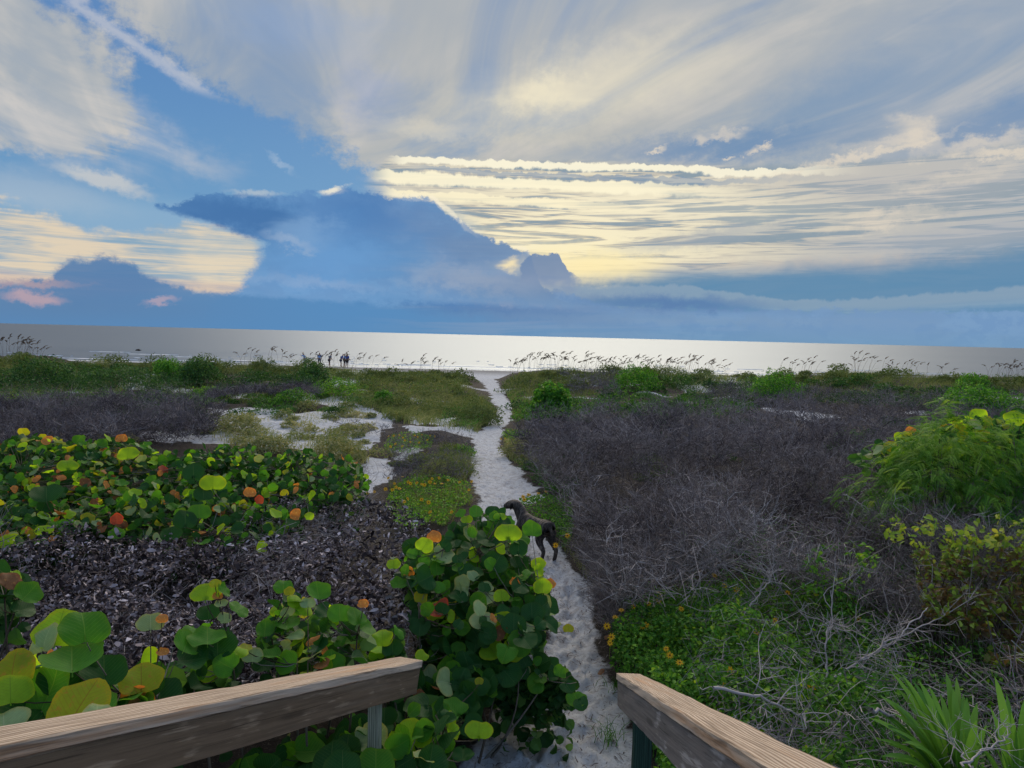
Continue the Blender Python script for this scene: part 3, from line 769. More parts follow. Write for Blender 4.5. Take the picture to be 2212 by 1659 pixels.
# ------------------------------------------------------------------ plant materials
DEADL = tint_mat('dead_leaves', [(0, (.030, .022, .025)), (.45, (.13, .10, .10)), (.8, (.37, .31, .33)), (1, (.70, .62, .66))], .75, .3)
TWIG = tint_mat('bare_twigs', [(0, (.06, .047, .050)), (.5, (.225, .19, .185)), (.85, (.43, .385, .38)), (1, (.58, .53, .52))], .85, .15)
TWIGF = tint_mat('far_twigs', [(0, (.085, .070, .078)), (.5, (.25, .215, .215)), (1, (.47, .425, .42))], .9, .1)
GRASS = tint_mat('dune_grass_blades', [(0, (.065, .11, .04)), (.45, (.17, .23, .085)), (.75, (.31, .32, .16)), (1, (.52, .48, .30))], .7, .2, .25)
GREEN = tint_mat('ground_cover_leaves', [(0, (.022, .09, .018)), (.5, (.08, .24, .03)), (.85, (.20, .40, .045)), (1, (.38, .54, .06))], .55, .35, .3)
BRIGHT = tint_mat('bright_shrub_leaves', [(0, (.03, .12, .02)), (.5, (.08, .26, .032)), (.85, (.17, .42, .05)), (1, (.34, .55, .07))], .5, .35, .35)
DARKG = tint_mat('dark_shrub_leaves', [(0, (.016, .055, .02)), (.5, (.05, .14, .036)), (.85, (.11, .24, .055)), (1, (.20, .33, .06))], .5, .35, .25)
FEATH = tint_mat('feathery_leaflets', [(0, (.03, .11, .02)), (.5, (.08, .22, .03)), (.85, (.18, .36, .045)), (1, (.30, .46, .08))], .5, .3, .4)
BROWNL = tint_mat('brown_and_yellow_leaves', [(0, (.05, .034, .018)), (.32, (.15, .105, .055)), (.5, (.09, .14, .03)), (.8, (.22, .36, .05)), (1, (.48, .50, .10))], .6, .3, .3)
STEM = tint_mat('stems', [(0, (.05, .04, .028)), (.5, (.13, .105, .08)), (1, (.30, .27, .23))], .8, .2)
STRAP, t_ = new_mat('strap_leaf')
finish(mixl(attr('tint'), (.05, .20, .025), (.30, .56, .06)), .4, .4, trans=.45)
PETAL, t_ = new_mat('yellow_petals'); finish(rgbl((.85, .48, .02)), .6, .2, trans=.3)
FEYE, t_ = new_mat('flower_eye'); finish(rgbl((.20, .075, .015)), .8, .1)
OAT, t_ = new_mat('sea_oat_seed'); finish(mixl(noise3(objco(), 8, 2), (.14, .095, .06), (.28, .20, .13)), .8, .1, trans=.3)

def leaf_mat(name, base, vein, spots=None, tr=.4, tboost=1.7, rough=.42):
    m, t = new_mat(name)
    lc = attrv('leafco'); sp = N(t, 'ShaderNodeSeparateXYZ'); t.links.new(lc.s, sp.inputs[0]); u, v = V(sp.outputs[0]), V(sp.outputs[1])
    av = V.m('ABSOLUTE', u)
    mid = sstep(.035, .010, av)
    fr = V.m('FRACT', (v - av * .75) * 5.0 + .15)
    sidev = sstep(.10, .02, V.m('ABSOLUTE', fr - .5)) * sstep(.0, .1, av)
    oi = V(t.nodes.new('ShaderNodeObjectInfo').outputs['Random'])
    n = noise3(objco(), 7, 4); n2 = noise3(objco(), 30, 3)
    col = mixl(n * .8, tuple(c * .72 for c in base), tuple(c * 1.25 for c in base))
    col = mixl(oi * .5, col, tuple(c * .55 for c in base))
    col = mixl(vmax(mid, sidev * .6) * .75, col, vein)
    edge = sstep(.80, 1.0, V(sp.outputs[2]) + (n2 - .5) * .5); col = mixl(edge * .55, col, tuple(c * k for c, k in zip(base, (1.5, .9, .5))))
    if spots: col = mixl(sstep(.56, .66, n) * .85, col, spots)
    col = mixl(sstep(.66, .74, n2) * .5, col, tuple(c * .4 for c in base))
    tc = mix(1.0, col, col); tc.s.node.blend_type = 'MULTIPLY'; t.links.new(rgbl((tboost * 1.15, tboost, tboost * .4)).s, tc.s.node.inputs[7])
    finish(col, rough + .12, .18, n2 + vmax(mid, sidev) * -.8, .25, .006, trans=tr, tcol=tc)
    return m
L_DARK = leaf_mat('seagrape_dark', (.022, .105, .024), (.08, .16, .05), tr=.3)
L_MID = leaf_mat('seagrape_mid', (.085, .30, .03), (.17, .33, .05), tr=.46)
L_LIME = leaf_mat('seagrape_lime', (.36, .66, .04), (.18, .36, .03), tr=.58)
L_YEL = leaf_mat('seagrape_yellow', (.36, .44, .03), (.30, .18, .03), (.42, .28, .04), tr=.5)
L_ORG = leaf_mat('seagrape_orange', (.60, .26, .08), (.50, .16, .06), (.66, .42, .14), tr=.4)
L_RED = leaf_mat('seagrape_red', (.52, .09, .05), (.40, .14, .06), tr=.4)
L_PALE = leaf_mat('seagrape_pale', (.32, .46, .22), (.42, .50, .30), tr=.3, rough=.6)
L_BROWN = leaf_mat('seagrape_brown', (.22, .10, .045), (.12, .05, .03), (.35, .16, .05), tr=.25)
LM = dict(d=L_DARK, m=L_MID, l=L_LIME, y=L_YEL, o=L_ORG, r=L_RED, p=L_PALE, b=L_BROWN)

def grape_leaf_mesh(seed, mat):
    rr = random.Random(seed); rings, seg = 4, 24
    cup = rr.uniform(-.3, .6); fold = rr.uniform(-.15, .9); bend = rr.uniform(-.9, .3); wav = rr.uniform(.03, .10)
    ph = rr.random() * 6.28; asp = rr.uniform(.92, 1.28); tw = rr.uniform(-.6, .6); notch = rr.uniform(.25, .48); bite = rr.uniform(0, 6.28); bd = rr.choice([0, 0, .12, .2])
    co = []; lc = []
    def shape(x, y):     # x across (-1..1), y along (-1..1) unit disc -> blade point
        r2 = x * x + y * y
        z = cup * r2 * .30 + fold * abs(x) * .32 + bend * (y * y) * .35 + tw * x * y * .35 + wav * math.sin(5 * math.atan2(x, y) + ph) * r2
        return z
    co.append((0, .10 + .0, shape(0, -.6) * .5)); lc.append((0, -.6, 0))
    for k in range(1, rings + 1):
        f = k / rings
        for j in range(seg):
            a = 2 * math.pi * j / seg
            rad = 1.0 - notch * math.exp(-((math.remainder(a - math.pi, 2 * math.pi)) / .50) ** 2) + .05 * math.exp(-((math.remainder(a, 2 * math.pi)) / .5) ** 2)
            rad *= 1 + .06 * math.sin(2 * a + ph) + .03 * math.sin(5 * a + ph) + .03 * rr.uniform(-1, 1) * (k == rings) - bd * math.exp(-(math.remainder(a - bite, 2 * math.pi) / .22) ** 2) * (k == rings)
            x = math.sin(a) * rad * asp; y = math.cos(a) * rad
            # fan from the leaf base point (0,-.6)
            X_ = x * f; Y_ = -.6 + (y + .6) * f; 
            co.append((X_ * .5, (Y_ + .6) * .5 + .10, shape(X_, Y_) * .5)); lc.append((X_, (Y_ + .7), f))
    tri = [(0, 1 + j, 1 + (j + 1) % seg) for j in range(seg)]
    qd = [(1 + (k - 1) * seg + j, 1 + k * seg + j, 1 + k * seg + (j + 1) % seg, 1 + (k - 1) * seg + (j + 1) % seg) for k in range(1, rings) for j in range(seg)]
    co = np.array(co); n0 = len(co)
    P = np.array([[(0, -.02, -.03), (0, .05, -.005), (0, .30, shape(0, -.3) * .5 - .006)]])
    tco, tf = tubes(P, .016, .006, 4)
    co = np.concatenate([co, tco]); lc = np.array(lc + [(0, 0, 0)] * len(tco), float)
    me = mesh_np('leaf', co, [np.array(tri)[:, ::-1], np.array(qd)[:, ::-1], tf[0] + n0], [mat], True, None, {'leafco': lc}, link=False)
    return me
LEAVES = {k: [grape_leaf_mesh(100 * i + j, LM[k]) for j in range(9)] for i, k in enumerate(LM)}

def pick(w):
    ks = list(w); t = rnd.random() * sum(w.values())
    for k in ks:
        t -= w[k]
        if t <= 0: return k
    return ks[-1]
def leaf_frame(nrm, up_twist):
    """matrix whose z is nrm and whose y (leaf tip) leans upwards/outwards"""
    n = Vector(nrm).normalized(); up = Vector(up_twist)
    y = (up - n * up.dot(n))
    if y.length < .05: y = Vector((1, 0, 0)) - n * n.x
    y.normalize(); x = y.cross(n)
    return Matrix(((x.x, y.x, n.x), (x.y, y.y, n.y), (x.z, y.z, n.z)))
def samp(poly, n):
    xs = [p[0] for p in poly]; ys = [p[1] for p in poly]; out = np.zeros((0, 2))
    while len(out) < n:
        q = rng.uniform((min(xs), min(ys)), (max(xs), max(ys)), (n * 3, 2)); out = np.concatenate([out, q[in_poly(q[:, 0], q[:, 1], poly)]])
    return out[:n]
_fr = np.array(_f); _rr = np.array(_r); _ur = np.array(_u); _cam = np.array(CAM)
def unproj(q, hz): return march(q, hz)
def unproj_y(q, y):
    d = _fr[None] + _rr[None] * ((q[:, :1] - 1106) / FPX) - _ur[None] * ((q[:, 1:2] - 829.5) / FPX)
    return _cam[None] + d * (np.asarray(y) / d[:, 1])[:, None]

_a = np.arange(8) / 8 * 2 * math.pi
FILLV = np.concatenate([[(0, 0, 0)], np.stack([np.sin(_a) * .95, np.cos(_a), .35 * np.sin(_a) ** 2 - .25 * np.cos(_a) ** 2], 1)]); FILLF = [np.array([(0, 1 + (j + 1) % 8, 1 + j) for j in range(8)])]
FILLM = tint_mat('seagrape_small_leaves', [(0, (.02, .07, .022)), (.45, (.05, .15, .035)), (.75, (.14, .28, .06)), (.93, (.34, .44, .20)), (1, (.55, .34, .16))], .5, .35, .35)
def sea_grape(label, poly, ydep, n, size, w, jit=.35, bases=None, nstem=6, group='sea grape plants', hero=(), face=.30, dfoot=0.0, fill=700):
    """poly: outline of the crown in the photo; ydep: (py_top, y_top, py_bottom, y_bottom) distances of the crown's near side"""
    q = samp(poly, n)
    pt, yt, pb, yb = ydep
    y = np.interp(q[:, 1], [pt, pb], [yt, yb]) + rng.exponential(jit, n) - jit * .3
    p = unproj_y(q, y); gz = hground(p[:, 0], p[:, 1]); p[:, 2] = np.maximum(p[:, 2], gz + .06)
    hp = [CAM + ray(a, b) * (yy / ray(a, b).y) for (a, b, yy, *_r_) in hero]; hb = []
    for v, h_ in zip(hp, hero):
        tc_ = (CAM - v).normalized(); sx_ = Vector((0, 0, 1)).cross(tc_).normalized(); ro_ = R(h_[7]) if len(h_) > 7 else 0
        hb.append(v - tc_.cross(sx_) * h_[3] * .42 * math.cos(ro_) - sx_ * h_[3] * .42 * math.sin(ro_) - tc_ * .02)
    cx, cy = p[:, 0].mean(), p[:, 1].mean()
    cx += dfoot; base = Vector((cx, cy, float(hground(cx, cy))))
    root = empty('sea_grape_shrub', base, label, 'shrub', group)
    # stems : from scattered feet near the middle to points of the crown
    A_ = Acc(); tops = []
    for k in range(nstem):
        j = rng.integers(n); T = p[j]; foot = np.array([cx + (T[0] - cx) * .45 + rnd.gauss(0, .1), cy + (T[1] - cy) * .45 + rnd.gauss(0, .1), 0]); foot[2] = float(hground(foot[0], foot[1])) - .03
        tops.append((foot, T)); mid = foot * .5 + T * .5 + np.array([rnd.gauss(0, .06), rnd.gauss(0, .06), -.05])
        s = np.linspace(0, 1, 7)[:, None]; P = (1 - s) ** 2 * foot + 2 * s * (1 - s) * mid + s * s * T
        co, f = tubes(P[None], .011, .004, 5); A_.add(co, f, rnd.uniform(.2, .8))
    # each leaf hangs on a thin side twig from the nearest stem
    S_ = np.array([P_ for ft, T in tops for P_ in [ft + (T - ft) * s for s in (.35, .5, .65, .8, .92, 1)]])
    allp = np.concatenate([p, np.array([list(v) for v in hb]).reshape(-1, 3)]) if hp else p
    tw = []
    for v in allp:
        low = S_[:, 2] < v[2] + .05
        d = np.linalg.norm(S_ - v, axis=1) + (~low) * 9; a = S_[d.argmin()]
        m1 = a * .5 + v * .5 + np.array([0, 0, -.04]); tw.append([a, a * .55 + m1 * .45, m1 * .4 + v * .6, v])
    co, f = tubes(np.array(tw), .0045, .0022, 3); A_.add(co, f, np.repeat(rng.uniform(.1, .9, len(tw)), 12))
    A_.build('stem', [STEM], root, True, offset=base)
    if fill:
        q2 = samp(poly, fill); y2 = np.interp(q2[:, 1], [pt, pb], [yt, yb]) + .1 + rng.exponential(jit * 1.3, fill); p2 = unproj_y(q2, y2)
        p2[:, 2] -= rng.exponential(.12, fill); p2[:, 2] = np.maximum(p2[:, 2], hground(p2[:, 0], p2[:, 1]) + .03)
        M2 = rotm(rng.normal(-.3, .8, fill), rng.normal(0, .8, fill), rng.uniform(0, 6.28, fill)); co, f = scatter(FILLV, FILLF, p2, M2, size * rng.uniform(.22, .55, fill))
        Acc().add(co, f, np.repeat(np.clip(rng.beta(1.1, 2.4, fill), 0, 1), len(FILLV))).build('small_leaves', [FILLM], root, False, offset=base)['kind'] = 'stuff'
    for i, v in enumerate(p):
        out = Vector((v[0] - cx, v[1] - cy, .35)); tocam = (CAM - Vector(v)).normalized()
        nrm = Vector((rnd.gauss(0, .55), rnd.gauss(0, .55), rnd.gauss(.45, .35))) + tocam * face + out.normalized() * .25
        ml = leaf_frame(nrm, (rnd.gauss(0, .7), rnd.gauss(0, .7), rnd.uniform(-.25, 1))).to_4x4()
        s = size * min(1.15, rnd.lognormvariate(-.28, .28))
        obj('leaf', LEAVES[pick(w)][rnd.randrange(9)], root, mat=Matrix.Translation(Vector(v) - base) @ ml @ Matrix.Scale(s, 4))
    for (a, b, yy, s, kcol, *rest), v in zip(hero, hp):
        tilt, az_ = (rest + [20, 0])[:2] if len(rest) >= 2 else (25, 0)
        tocam = (CAM - v).normalized()
        sx = Vector((0, 0, 1)).cross(tocam).normalized(); sz = tocam.cross(sx)
        nrm = tocam * math.cos(R(tilt)) + sz * math.sin(R(tilt)) * math.cos(R(az_)) + sx * math.sin(R(tilt)) * math.sin(R(az_))
        roll = rest[2] if len(rest) > 2 else 0
        up = sz * math.cos(R(roll)) + sx * math.sin(R(roll))
        ml = leaf_frame(nrm, up).to_4x4()
        obj('leaf', LEAVES[kcol][rnd.randrange(9)], root, mat=Matrix.Translation(v - base - sz * s * .5) @ ml @ Matrix.Scale(s, 4))
    return root

# left middle mass of sea grape with red and orange leaves
W_MASS = dict(d=52, m=24, l=8, y=3, o=2.5, r=.6, p=9, b=1)
W_MASSL = dict(d=42, m=24, l=12, y=6, o=6, r=.8, p=8, b=2)
G1 = 'sea grape shrubs massed left of the sandy path'
sea_grape('sea grape shrub with many orange and yellow leaves, leftmost below the grey brush', [(0, 945), (60, 938), (170, 955), (250, 975), (250, 1060), (100, 1075), (0, 1080)], (940, 9.6, 1080, 7.6), 295, .125, W_MASSL, fill=1500, group=G1)
sea_grape('sea grape shrub topped with orange leaves in front of a pale grass tuft', [(170, 950), (290, 950), (380, 985), (430, 1000), (430, 1080), (300, 1100), (180, 1080), (200, 1000)], (945, 9.4, 1100, 7.4), 295, .12, W_MASSL, fill=1500, group=G1, hero=((148, 1000, 8.3, .19, 'l', 30, 20), (275, 975, 8.6, .2, 'l', 30, -20), (262, 945, 9.0, .13, 'o', 20, 0)))
sea_grape('dark green sea grape shrub with one round lime leaf standing highest mid mass', [(400, 975), (480, 960), (560, 975), (620, 990), (640, 1060), (560, 1110), (430, 1110), (400, 1050)], (960, 9.2, 1110, 7.2), 285, .12, W_MASS, fill=1500, group=G1, hero=((460, 1040, 7.4, .21, 'l', 20, 0), (418, 1015, 7.6, .22, 'd', 20, 10), (440, 1062, 7.3, .19, 'd', 30, 10), (540, 1062, 7.3, .12, 'o', 20, 0), (560, 1078, 7.2, .1, 'r', 10, 0)))
sea_grape('sea grape shrub thinning into grey stems beside the bare sand, right end of the mass', [(600, 975), (700, 985), (775, 1000), (800, 1045), (770, 1075), (660, 1085), (600, 1060)], (975, 9.2, 1085, 7.6), 280, .105, dict(d=50, m=25, l=6, y=3, o=4, r=1, p=10, b=2), group=G1, jit=.3)
sea_grape('sea grape shrub with one large red leaf at the edge of the dead leaf heap', [(0, 1070), (120, 1075), (260, 1085), (290, 1160), (200, 1140), (60, 1185), (0, 1190)], (1070, 7.6, 1190, 6.5), 250, .12, W_MASSL, fill=1500, group=G1, hero=((252, 1120, 6.7, .125, 'r', 15, 0), (252, 1150, 6.6, .13, 'm', 30, 0), (20, 1165, 6.5, .16, 'l', 20, 0), (95, 1140, 6.6, .13, 'l', 30, 0), (100, 1060, 7.2, .25, 'd', 35, 0)))
sea_grape('dark sea grape shrub leaning over bent grey stems above the dead leaf heap', [(280, 1080), (420, 1085), (560, 1090), (680, 1080), (640, 1140), (520, 1185), (420, 1180), (300, 1150)], (1080, 7.4, 1185, 6.5), 270, .12, dict(d=56, m=26, l=6, y=2, o=2, r=.5, p=7, b=1), group=G1, hero=((430, 1100, 6.6, .2, 'm', 30, 0), (400, 1118, 6.5, .22, 'd', 20, 0), (370, 1150, 6.5, .16, 'd', 20, 0), (600, 1105, 6.8, .14, 'l', 60, 40), (565, 1180, 6.4, .12, 'l', 40, 80), (668, 1113, 6.9, .09, 'l', 20, 0)))

# foreground sea grapes behind the left handrail
G2 = 'sea grape plants close behind the left handrail'
W_FG = dict(d=40, m=34, l=12, y=3, o=2, r=0, p=9, b=1)
sea_grape('broad clump of big overlapping green sea grape leaves beside the left handrail', [(0, 1450), (70, 1430), (230, 1440), (260, 1480), (300, 1500), (240, 1560), (0, 1610)], (1430, 2.95, 1600, 2.5), 60, .17, W_FG, jit=.22, group=G2, fill=150,
          hero=((115, 1345, 2.75, .19, 'l', 40, -30), (185, 1345, 2.70, .17, 'm', 25, 20), (155, 1400, 2.62, .20, 'm', 62, 0), (88, 1375, 2.72, .13, 'p', 50, -60), (20, 1440, 2.6, .17, 'y', 30, -40), (22, 1475, 2.5, .15, 'l', 40, 0),
                (145, 1508, 2.35, .18, 'y', 35, -30, 25), (210, 1530, 2.3, .1, 'p', 40, 0), (60, 1500, 2.6, .19, 'd', 30, 0), (150, 1450, 2.7, .2, 'd', 20, 20), (225, 1440, 2.75, .16, 'd', 30, 0), (8, 1550, 2.4, .13, 'p', 40, 0)))
sea_grape('young sea grape with one glowing yellow green leaf just above the handrail', [(250, 1480), (300, 1440), (380, 1430), (400, 1500), (330, 1540), (240, 1540)], (1430, 3.1, 1540, 2.8), 18, .14, W_FG, jit=.15, nstem=3, group=G2, fill=150,
          hero=((305, 1455, 2.85, .155, 'y', 35, 0), (285, 1490, 2.9, .15, 'm', 30, 0), (345, 1490, 2.9, .17, 'd', 30, 0), (395, 1372, 3.1, .15, 'm', 55, 50, 40), (325, 1340, 3.15, .105, 'p', 25, 0), (350, 1333, 3.15, .05, 'o', 20, 0), (352, 1405, 3.1, .05, 'o', 40, 0)))
sea_grape('slender upright sea grape with stacked round leaves and a small orange tip leaf', [(410, 1350), (500, 1350), (510, 1450), (480, 1490), (420, 1480)], (1350, 3.4, 1490, 3.1), 16, .11, W_FG, jit=.15, nstem=2, group=G2, fill=150,
          hero=((443, 1272, 3.3, .125, 'l', 35, -20), (470, 1285, 3.3, .045, 'o', 30, 0), (465, 1258, 3.3, .05, 'y', 30, 0), (482, 1268, 3.3, .075, 'm', 60, 60, 40), (448, 1358, 3.15, .155, 'm', 60, 0), (470, 1390, 3.2, .145, 'd', 15, 0), (485, 1330, 3.3, .07, 'p', 30, 0), (508, 1302, 3.3, .10, 'm', 55, 40, 40), (450, 1320, 3.35, .09, 'd', 20, 0), (478, 1298, 3.3, .06, 'p', 50, 0)))
sea_grape('crowded sea grape with an orange leaf, above the far half of the left handrail', [(560, 1330), (620, 1300), (700, 1300), (780, 1330), (800, 1380), (760, 1430), (640, 1450), (560, 1420)], (1300, 3.75, 1450, 3.45), 70, .12, W_FG, jit=.2, nstem=6, group=G2, fill=150,
          hero=((612, 1262, 3.7, .10, 'm', 30, 0), (640, 1290, 3.6, .13, 'l', 50, 40, 40), (690, 1272, 3.65, .12, 'm', 40, 20), (620, 1330, 3.6, .15, 'm', 65, 0), (735, 1320, 3.6, .12, 'm', 20, 30), (775, 1325, 3.6, .12, 'm', 45, 30), (784, 1302, 3.6, .055, 'o', 20, 0), (545, 1410, 3.4, .10, 'p', 30, 0), (530, 1390, 3.4, .08, 'y', 60, 0), (685, 1440, 3.45, .15, 'l', 65, 10), (720, 1425, 3.5, .12, 'm', 30, 30), (625, 1275, 3.65, .05, 'y', 20, 0), (665, 1300, 3.6, .07, 'p', 20, 0)))
sea_grape('small sea grape sprig with lobed lime leaves beside the left handrail end', [(810, 1380), (860, 1360), (870, 1420), (830, 1430)], (1360, 4.1, 1430, 3.95), 10, .1, W_FG, jit=.1, nstem=2, group=G2, fill=150,
          hero=((826, 1372, 4.0, .12, 'l', 30, 0), (860, 1358, 4.0, .09, 'm', 60, 60, 40), (815, 1405, 4.0, .10, 'l', 40, 0), (805, 1425, 4.0, .09, 'm', 30, 0), (915, 1412, 4.1, .085, 'l', 50, 60, 0), (848, 1398, 4.0, .11, 'd', 20, 0)))
sea_grape('sea grape low under the left handrail end with lit lime leaves near its post', [(470, 1690), (640, 1600), (760, 1560), (880, 1530), (940, 1520), (980, 1570), (960, 1659), (880, 1720), (500, 1720)], (1520, 3.9, 1720, 3.15), 170, .16, dict(d=60, m=28, l=3, y=1, p=7, b=1), jit=.3, nstem=8, group=G2, fill=150,
          hero=((885, 1575, 3.6, .15, 'l', 25, 0, 30), (877, 1612, 3.55, .13, 'l', 35, 30), (965, 1600, 3.6, .15, 'm', 35, -30, -30), (1035, 1573, 3.8, .125, 'l', 25, 0), (850, 1625, 3.4, .08, 'y', 60, 40), (740, 1650, 3.1, .16, 'd', 20, 0), (812, 1640, 3.2, .17, 'm', 20, 0), (1000, 1625, 3.7, .1, 'd', 40, 0), (830, 1545, 3.7, .12, 'd', 20, 0)))
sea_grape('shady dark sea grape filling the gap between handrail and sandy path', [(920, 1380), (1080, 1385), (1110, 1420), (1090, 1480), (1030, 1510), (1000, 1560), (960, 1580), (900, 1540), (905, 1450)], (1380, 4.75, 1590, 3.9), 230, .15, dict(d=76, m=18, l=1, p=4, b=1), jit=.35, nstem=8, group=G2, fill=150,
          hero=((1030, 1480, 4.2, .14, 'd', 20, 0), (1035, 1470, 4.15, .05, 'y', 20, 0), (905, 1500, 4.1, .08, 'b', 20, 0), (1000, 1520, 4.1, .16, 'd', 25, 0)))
W_C = dict(d=46, m=30, l=10, y=2, o=1.5, r=.3, p=9, b=.5)
sea_grape('tall sea grape beside the sandy path partly covering the dog, with one round tan leaf', [(860, 1210), (930, 1180), (1000, 1110), (1090, 1110), (1120, 1160), (1165, 1230), (1185, 1330), (1160, 1380), (1060, 1410), (940, 1400), (890, 1300)], (1110, 5.3, 1410, 4.4), 275, .14, W_C, jit=.4, nstem=12, dfoot=-.3, group='sea grapes along the path', face=.7,
          hero=((938, 1156, 5.2, .105, 'o', 10, 0), (1098, 1145, 4.9, .16, 'l', 20, 0), (1150, 1140, 5.0, .13, 'm', 20, 20), (1029, 1100, 5.2, .12, 'm', 40, 0), (992, 1105, 5.2, .09, 'm', 50, -50), (1008, 1118, 5.2, .09, 'l', 40, 0), (1080, 1112, 5.2, .08, 'l', 30, 0), (1068, 1112, 5.2, .1, 'm', 40, 0), (1163, 1215, 4.9, .10, 'l', 30, 0), (1172, 1265, 4.75, .12, 'l', 20, 0), (1185, 1258, 4.85, .09, 'o', 30, 0), (1085, 1282, 4.7, .11, 'l', 30, 20),
                (850, 1215, 5.0, .1, 'l', 30, 0), (862, 1255, 4.9, .11, 'm', 40, 0), (945, 1225, 4.9, .12, 'm', 30, 20), (1005, 1270, 4.8, .13, 'p', 60, 70), (1045, 1335, 4.5, .16, 'p', 35, 20), (1040, 1310, 4.4, .12, 'p', 50, 60), (1065, 1330, 4.4, .075, 'o', 60, 60, 40), (1110, 1345, 4.5, .16, 'd', 15, 0), (1150, 1320, 4.6, .15, 'd', 20, 30), (1145, 1345, 4.5, .13, 'p', 60, 30), (1228, 1355, 4.7, .07, 'y', 30, 0), (1120, 1385, 4.45, .14, 'd', 30, 0), (1195, 1345, 4.7, .09, 'p', 50, 0), (1120, 1180, 4.95, .13, 'd', 20, 0)))
sea_grape('low sea grape branch trailing over the sand with dark drooping leaves', [(1080, 1440), (1150, 1430), (1200, 1440), (1240, 1460), (1235, 1485), (1200, 1475), (1130, 1470), (1090, 1475)], (1430, 4.6, 1500, 4.5), 20, .11, dict(d=70, m=20, l=2, p=8), jit=.1, nstem=3, dfoot=-.55, group='sea grapes along the path', face=.8,
          hero=((1240, 1475, 4.5, .12, 'm', 30, 0, 160), (1220, 1455, 4.55, .10, 'd', 30, 0, 150), (1250, 1488, 4.45, .1, 'd', 30, 0, 160)))
sea_grape('sea grape with upright yellow green leaves standing behind the feathery green bush', [(1830, 968), (1920, 960), (1990, 935), (2060, 915), (2130, 900), (2212, 890), (2240, 960), (2100, 980), (1900, 985)], (890, 8.6, 985, 7.9), 120, .17, dict(d=14, m=28, l=26, y=14, o=7, p=10, b=1), jit=.3, nstem=10, group='sea grapes on the right of the path', face=.6,
          hero=((1968, 928, 8.0, .1, 'o', 30, 0), (2105, 912, 8.0, .1, 'p', 30, 0), (2135, 905, 8.0, .09, 'y', 30, 0), (2190, 900, 8.0, .2, 'l', 20, 0)))
sea_grape('small sea grape spray with a brown leaf, at the picture edge by the dead leaves', [(-30, 1225), (30, 1230), (55, 1260), (40, 1300), (-30, 1310)], (1225, 3.9, 1310, 3.7), 12, .15, dict(d=40, m=20, l=10, b=15, p=10), jit=.1, nstem=3, group=G2, fill=60, hero=((5, 1245, 3.7, .12, 'b', 40, 30, 40), (45, 1272, 3.7, .13, 'm', 35, 30, 40), (25, 1295, 3.7, .14, 'd', 50, 20, 60)))

# ------------------------------------------------------------------ brush, litter, grass (what nobody could count)
def clear(p, m=.05):
    return path_in(p[:, 0], p[:, 1]) < -m
def dead_leaf_heap():
    A_ = Acc()
    tv = np.array([(-.5, -.5, 0), (.5, -.5, 0), (-.62, 0, .22), (.62, 0, .22), (-.34, .42, .05), (.34, .42, .05), (0, .75, -.12), (-.3, -.8, -.1), (.3, -.8, -.1)])
    tf = [np.array([(0, 1, 3, 2), (2, 3, 5, 4), (7, 8, 1, 0)]), np.array([(4, 5, 6)])]
    polys = [([(-40, 1180), (150, 1140), (420, 1150), (560, 1120), (640, 1060), (760, 1060), (810, 1085), (900, 1120), (960, 1150), (920, 1210), (900, 1300), (880, 1400), (860, 1440), (700, 1480), (300, 1560), (-40, 1620)], 30000, .80),]
    for P, n, hz in polys:
        q = samp(P, n); h0 = hz + rng.exponential(.10, n) * -1
        p = unproj(q, h0); p[:, 2] += .30 * fbm(p[:, 0] * 1.1, p[:, 1] * 1.1, 3, 5) + rng.normal(0, .03, n)
        p = p[path_in(p[:, 0], p[:, 1]) < -.25]; n = len(p)
        M = rotm(rng.normal(0, .85, n), rng.normal(0, .85, n), rng.uniform(0, 6.28, n))
        s = np.clip(rng.lognormal(-.1, .38, n), .4, 2.1)[:, None] * np.stack([rng.uniform(.008, .019, n), rng.uniform(.018, .038, n), rng.uniform(.014, .044, n)], 1)
        co, f = scatter(tv, tf, p, M, s)
        cl = fbm(p[:, 0] * 1.3, p[:, 1] * 1.3, 3, 33) * .25
        t = np.clip(rng.beta(.8, 1.2, n) + cl, 0, 1)
        A_.add(co, f, np.repeat(t, len(tv)))
    o = A_.build('dead_leaves', [DEADL], smooth=False); tag(o, 'thick heap of curled grey brown dead leaves left of the path', kind='stuff')
    # bent grey stems poking through it
    T = Acc()
    for P, n, L, lean in (([(540, 1400), (600, 1340), (300, 1370), (240, 1440), (430, 1470), (880, 1440), (880, 1390), (760, 1370)], 900, .42, .5), ([(-40, 1200), (420, 1160), (760, 1080), (900, 1120), (900, 1300), (600, 1350), (0, 1420)], 700, .3, .2),
                          ([(420, 1160), (640, 1090), (800, 1060), (800, 1110), (700, 1180), (600, 1290), (540, 1290), (500, 1190)], 900, .45, .6), ([(120, 1030), (300, 1020), (300, 1110), (120, 1120)], 200, .5, .3), ([(600, 1010), (800, 1010), (800, 1060), (620, 1090)], 350, .45, .4)):
        q = samp(P, n); p = unproj(q, .62 + rng.uniform(-.25, .12, n)); p = p[clear(p, .25)]; n = len(p)
        d = np.stack([rng.normal(lean, .5, n), rng.normal(-.1, .5, n), rng.uniform(.1, .9, n)], 1); d /= np.linalg.norm(d, axis=1, keepdims=True)
        l = rng.uniform(.4, 1.1, n) * L; k = rng.normal(0, .12, (n, 3))
        s = np.linspace(-.5, .5, 5)[None, :, None]
        Pn = p[:, None] + d[:, None] * s * l[:, None, None] + (k * l[:, None])[:, None] * (1 - 4 * s * s) * 1.5
        co, f = tubes(Pn, rng.uniform(.0022, .005, n), .0015, 3); T.add(co, f, np.repeat(rng.uniform(.55, 1, n), 15))
    o = T.build('grey_stems', [TWIG]); tag(o, 'bare grey stems poking through the dead leaf heap', kind='stuff')
dead_leaf_heap()

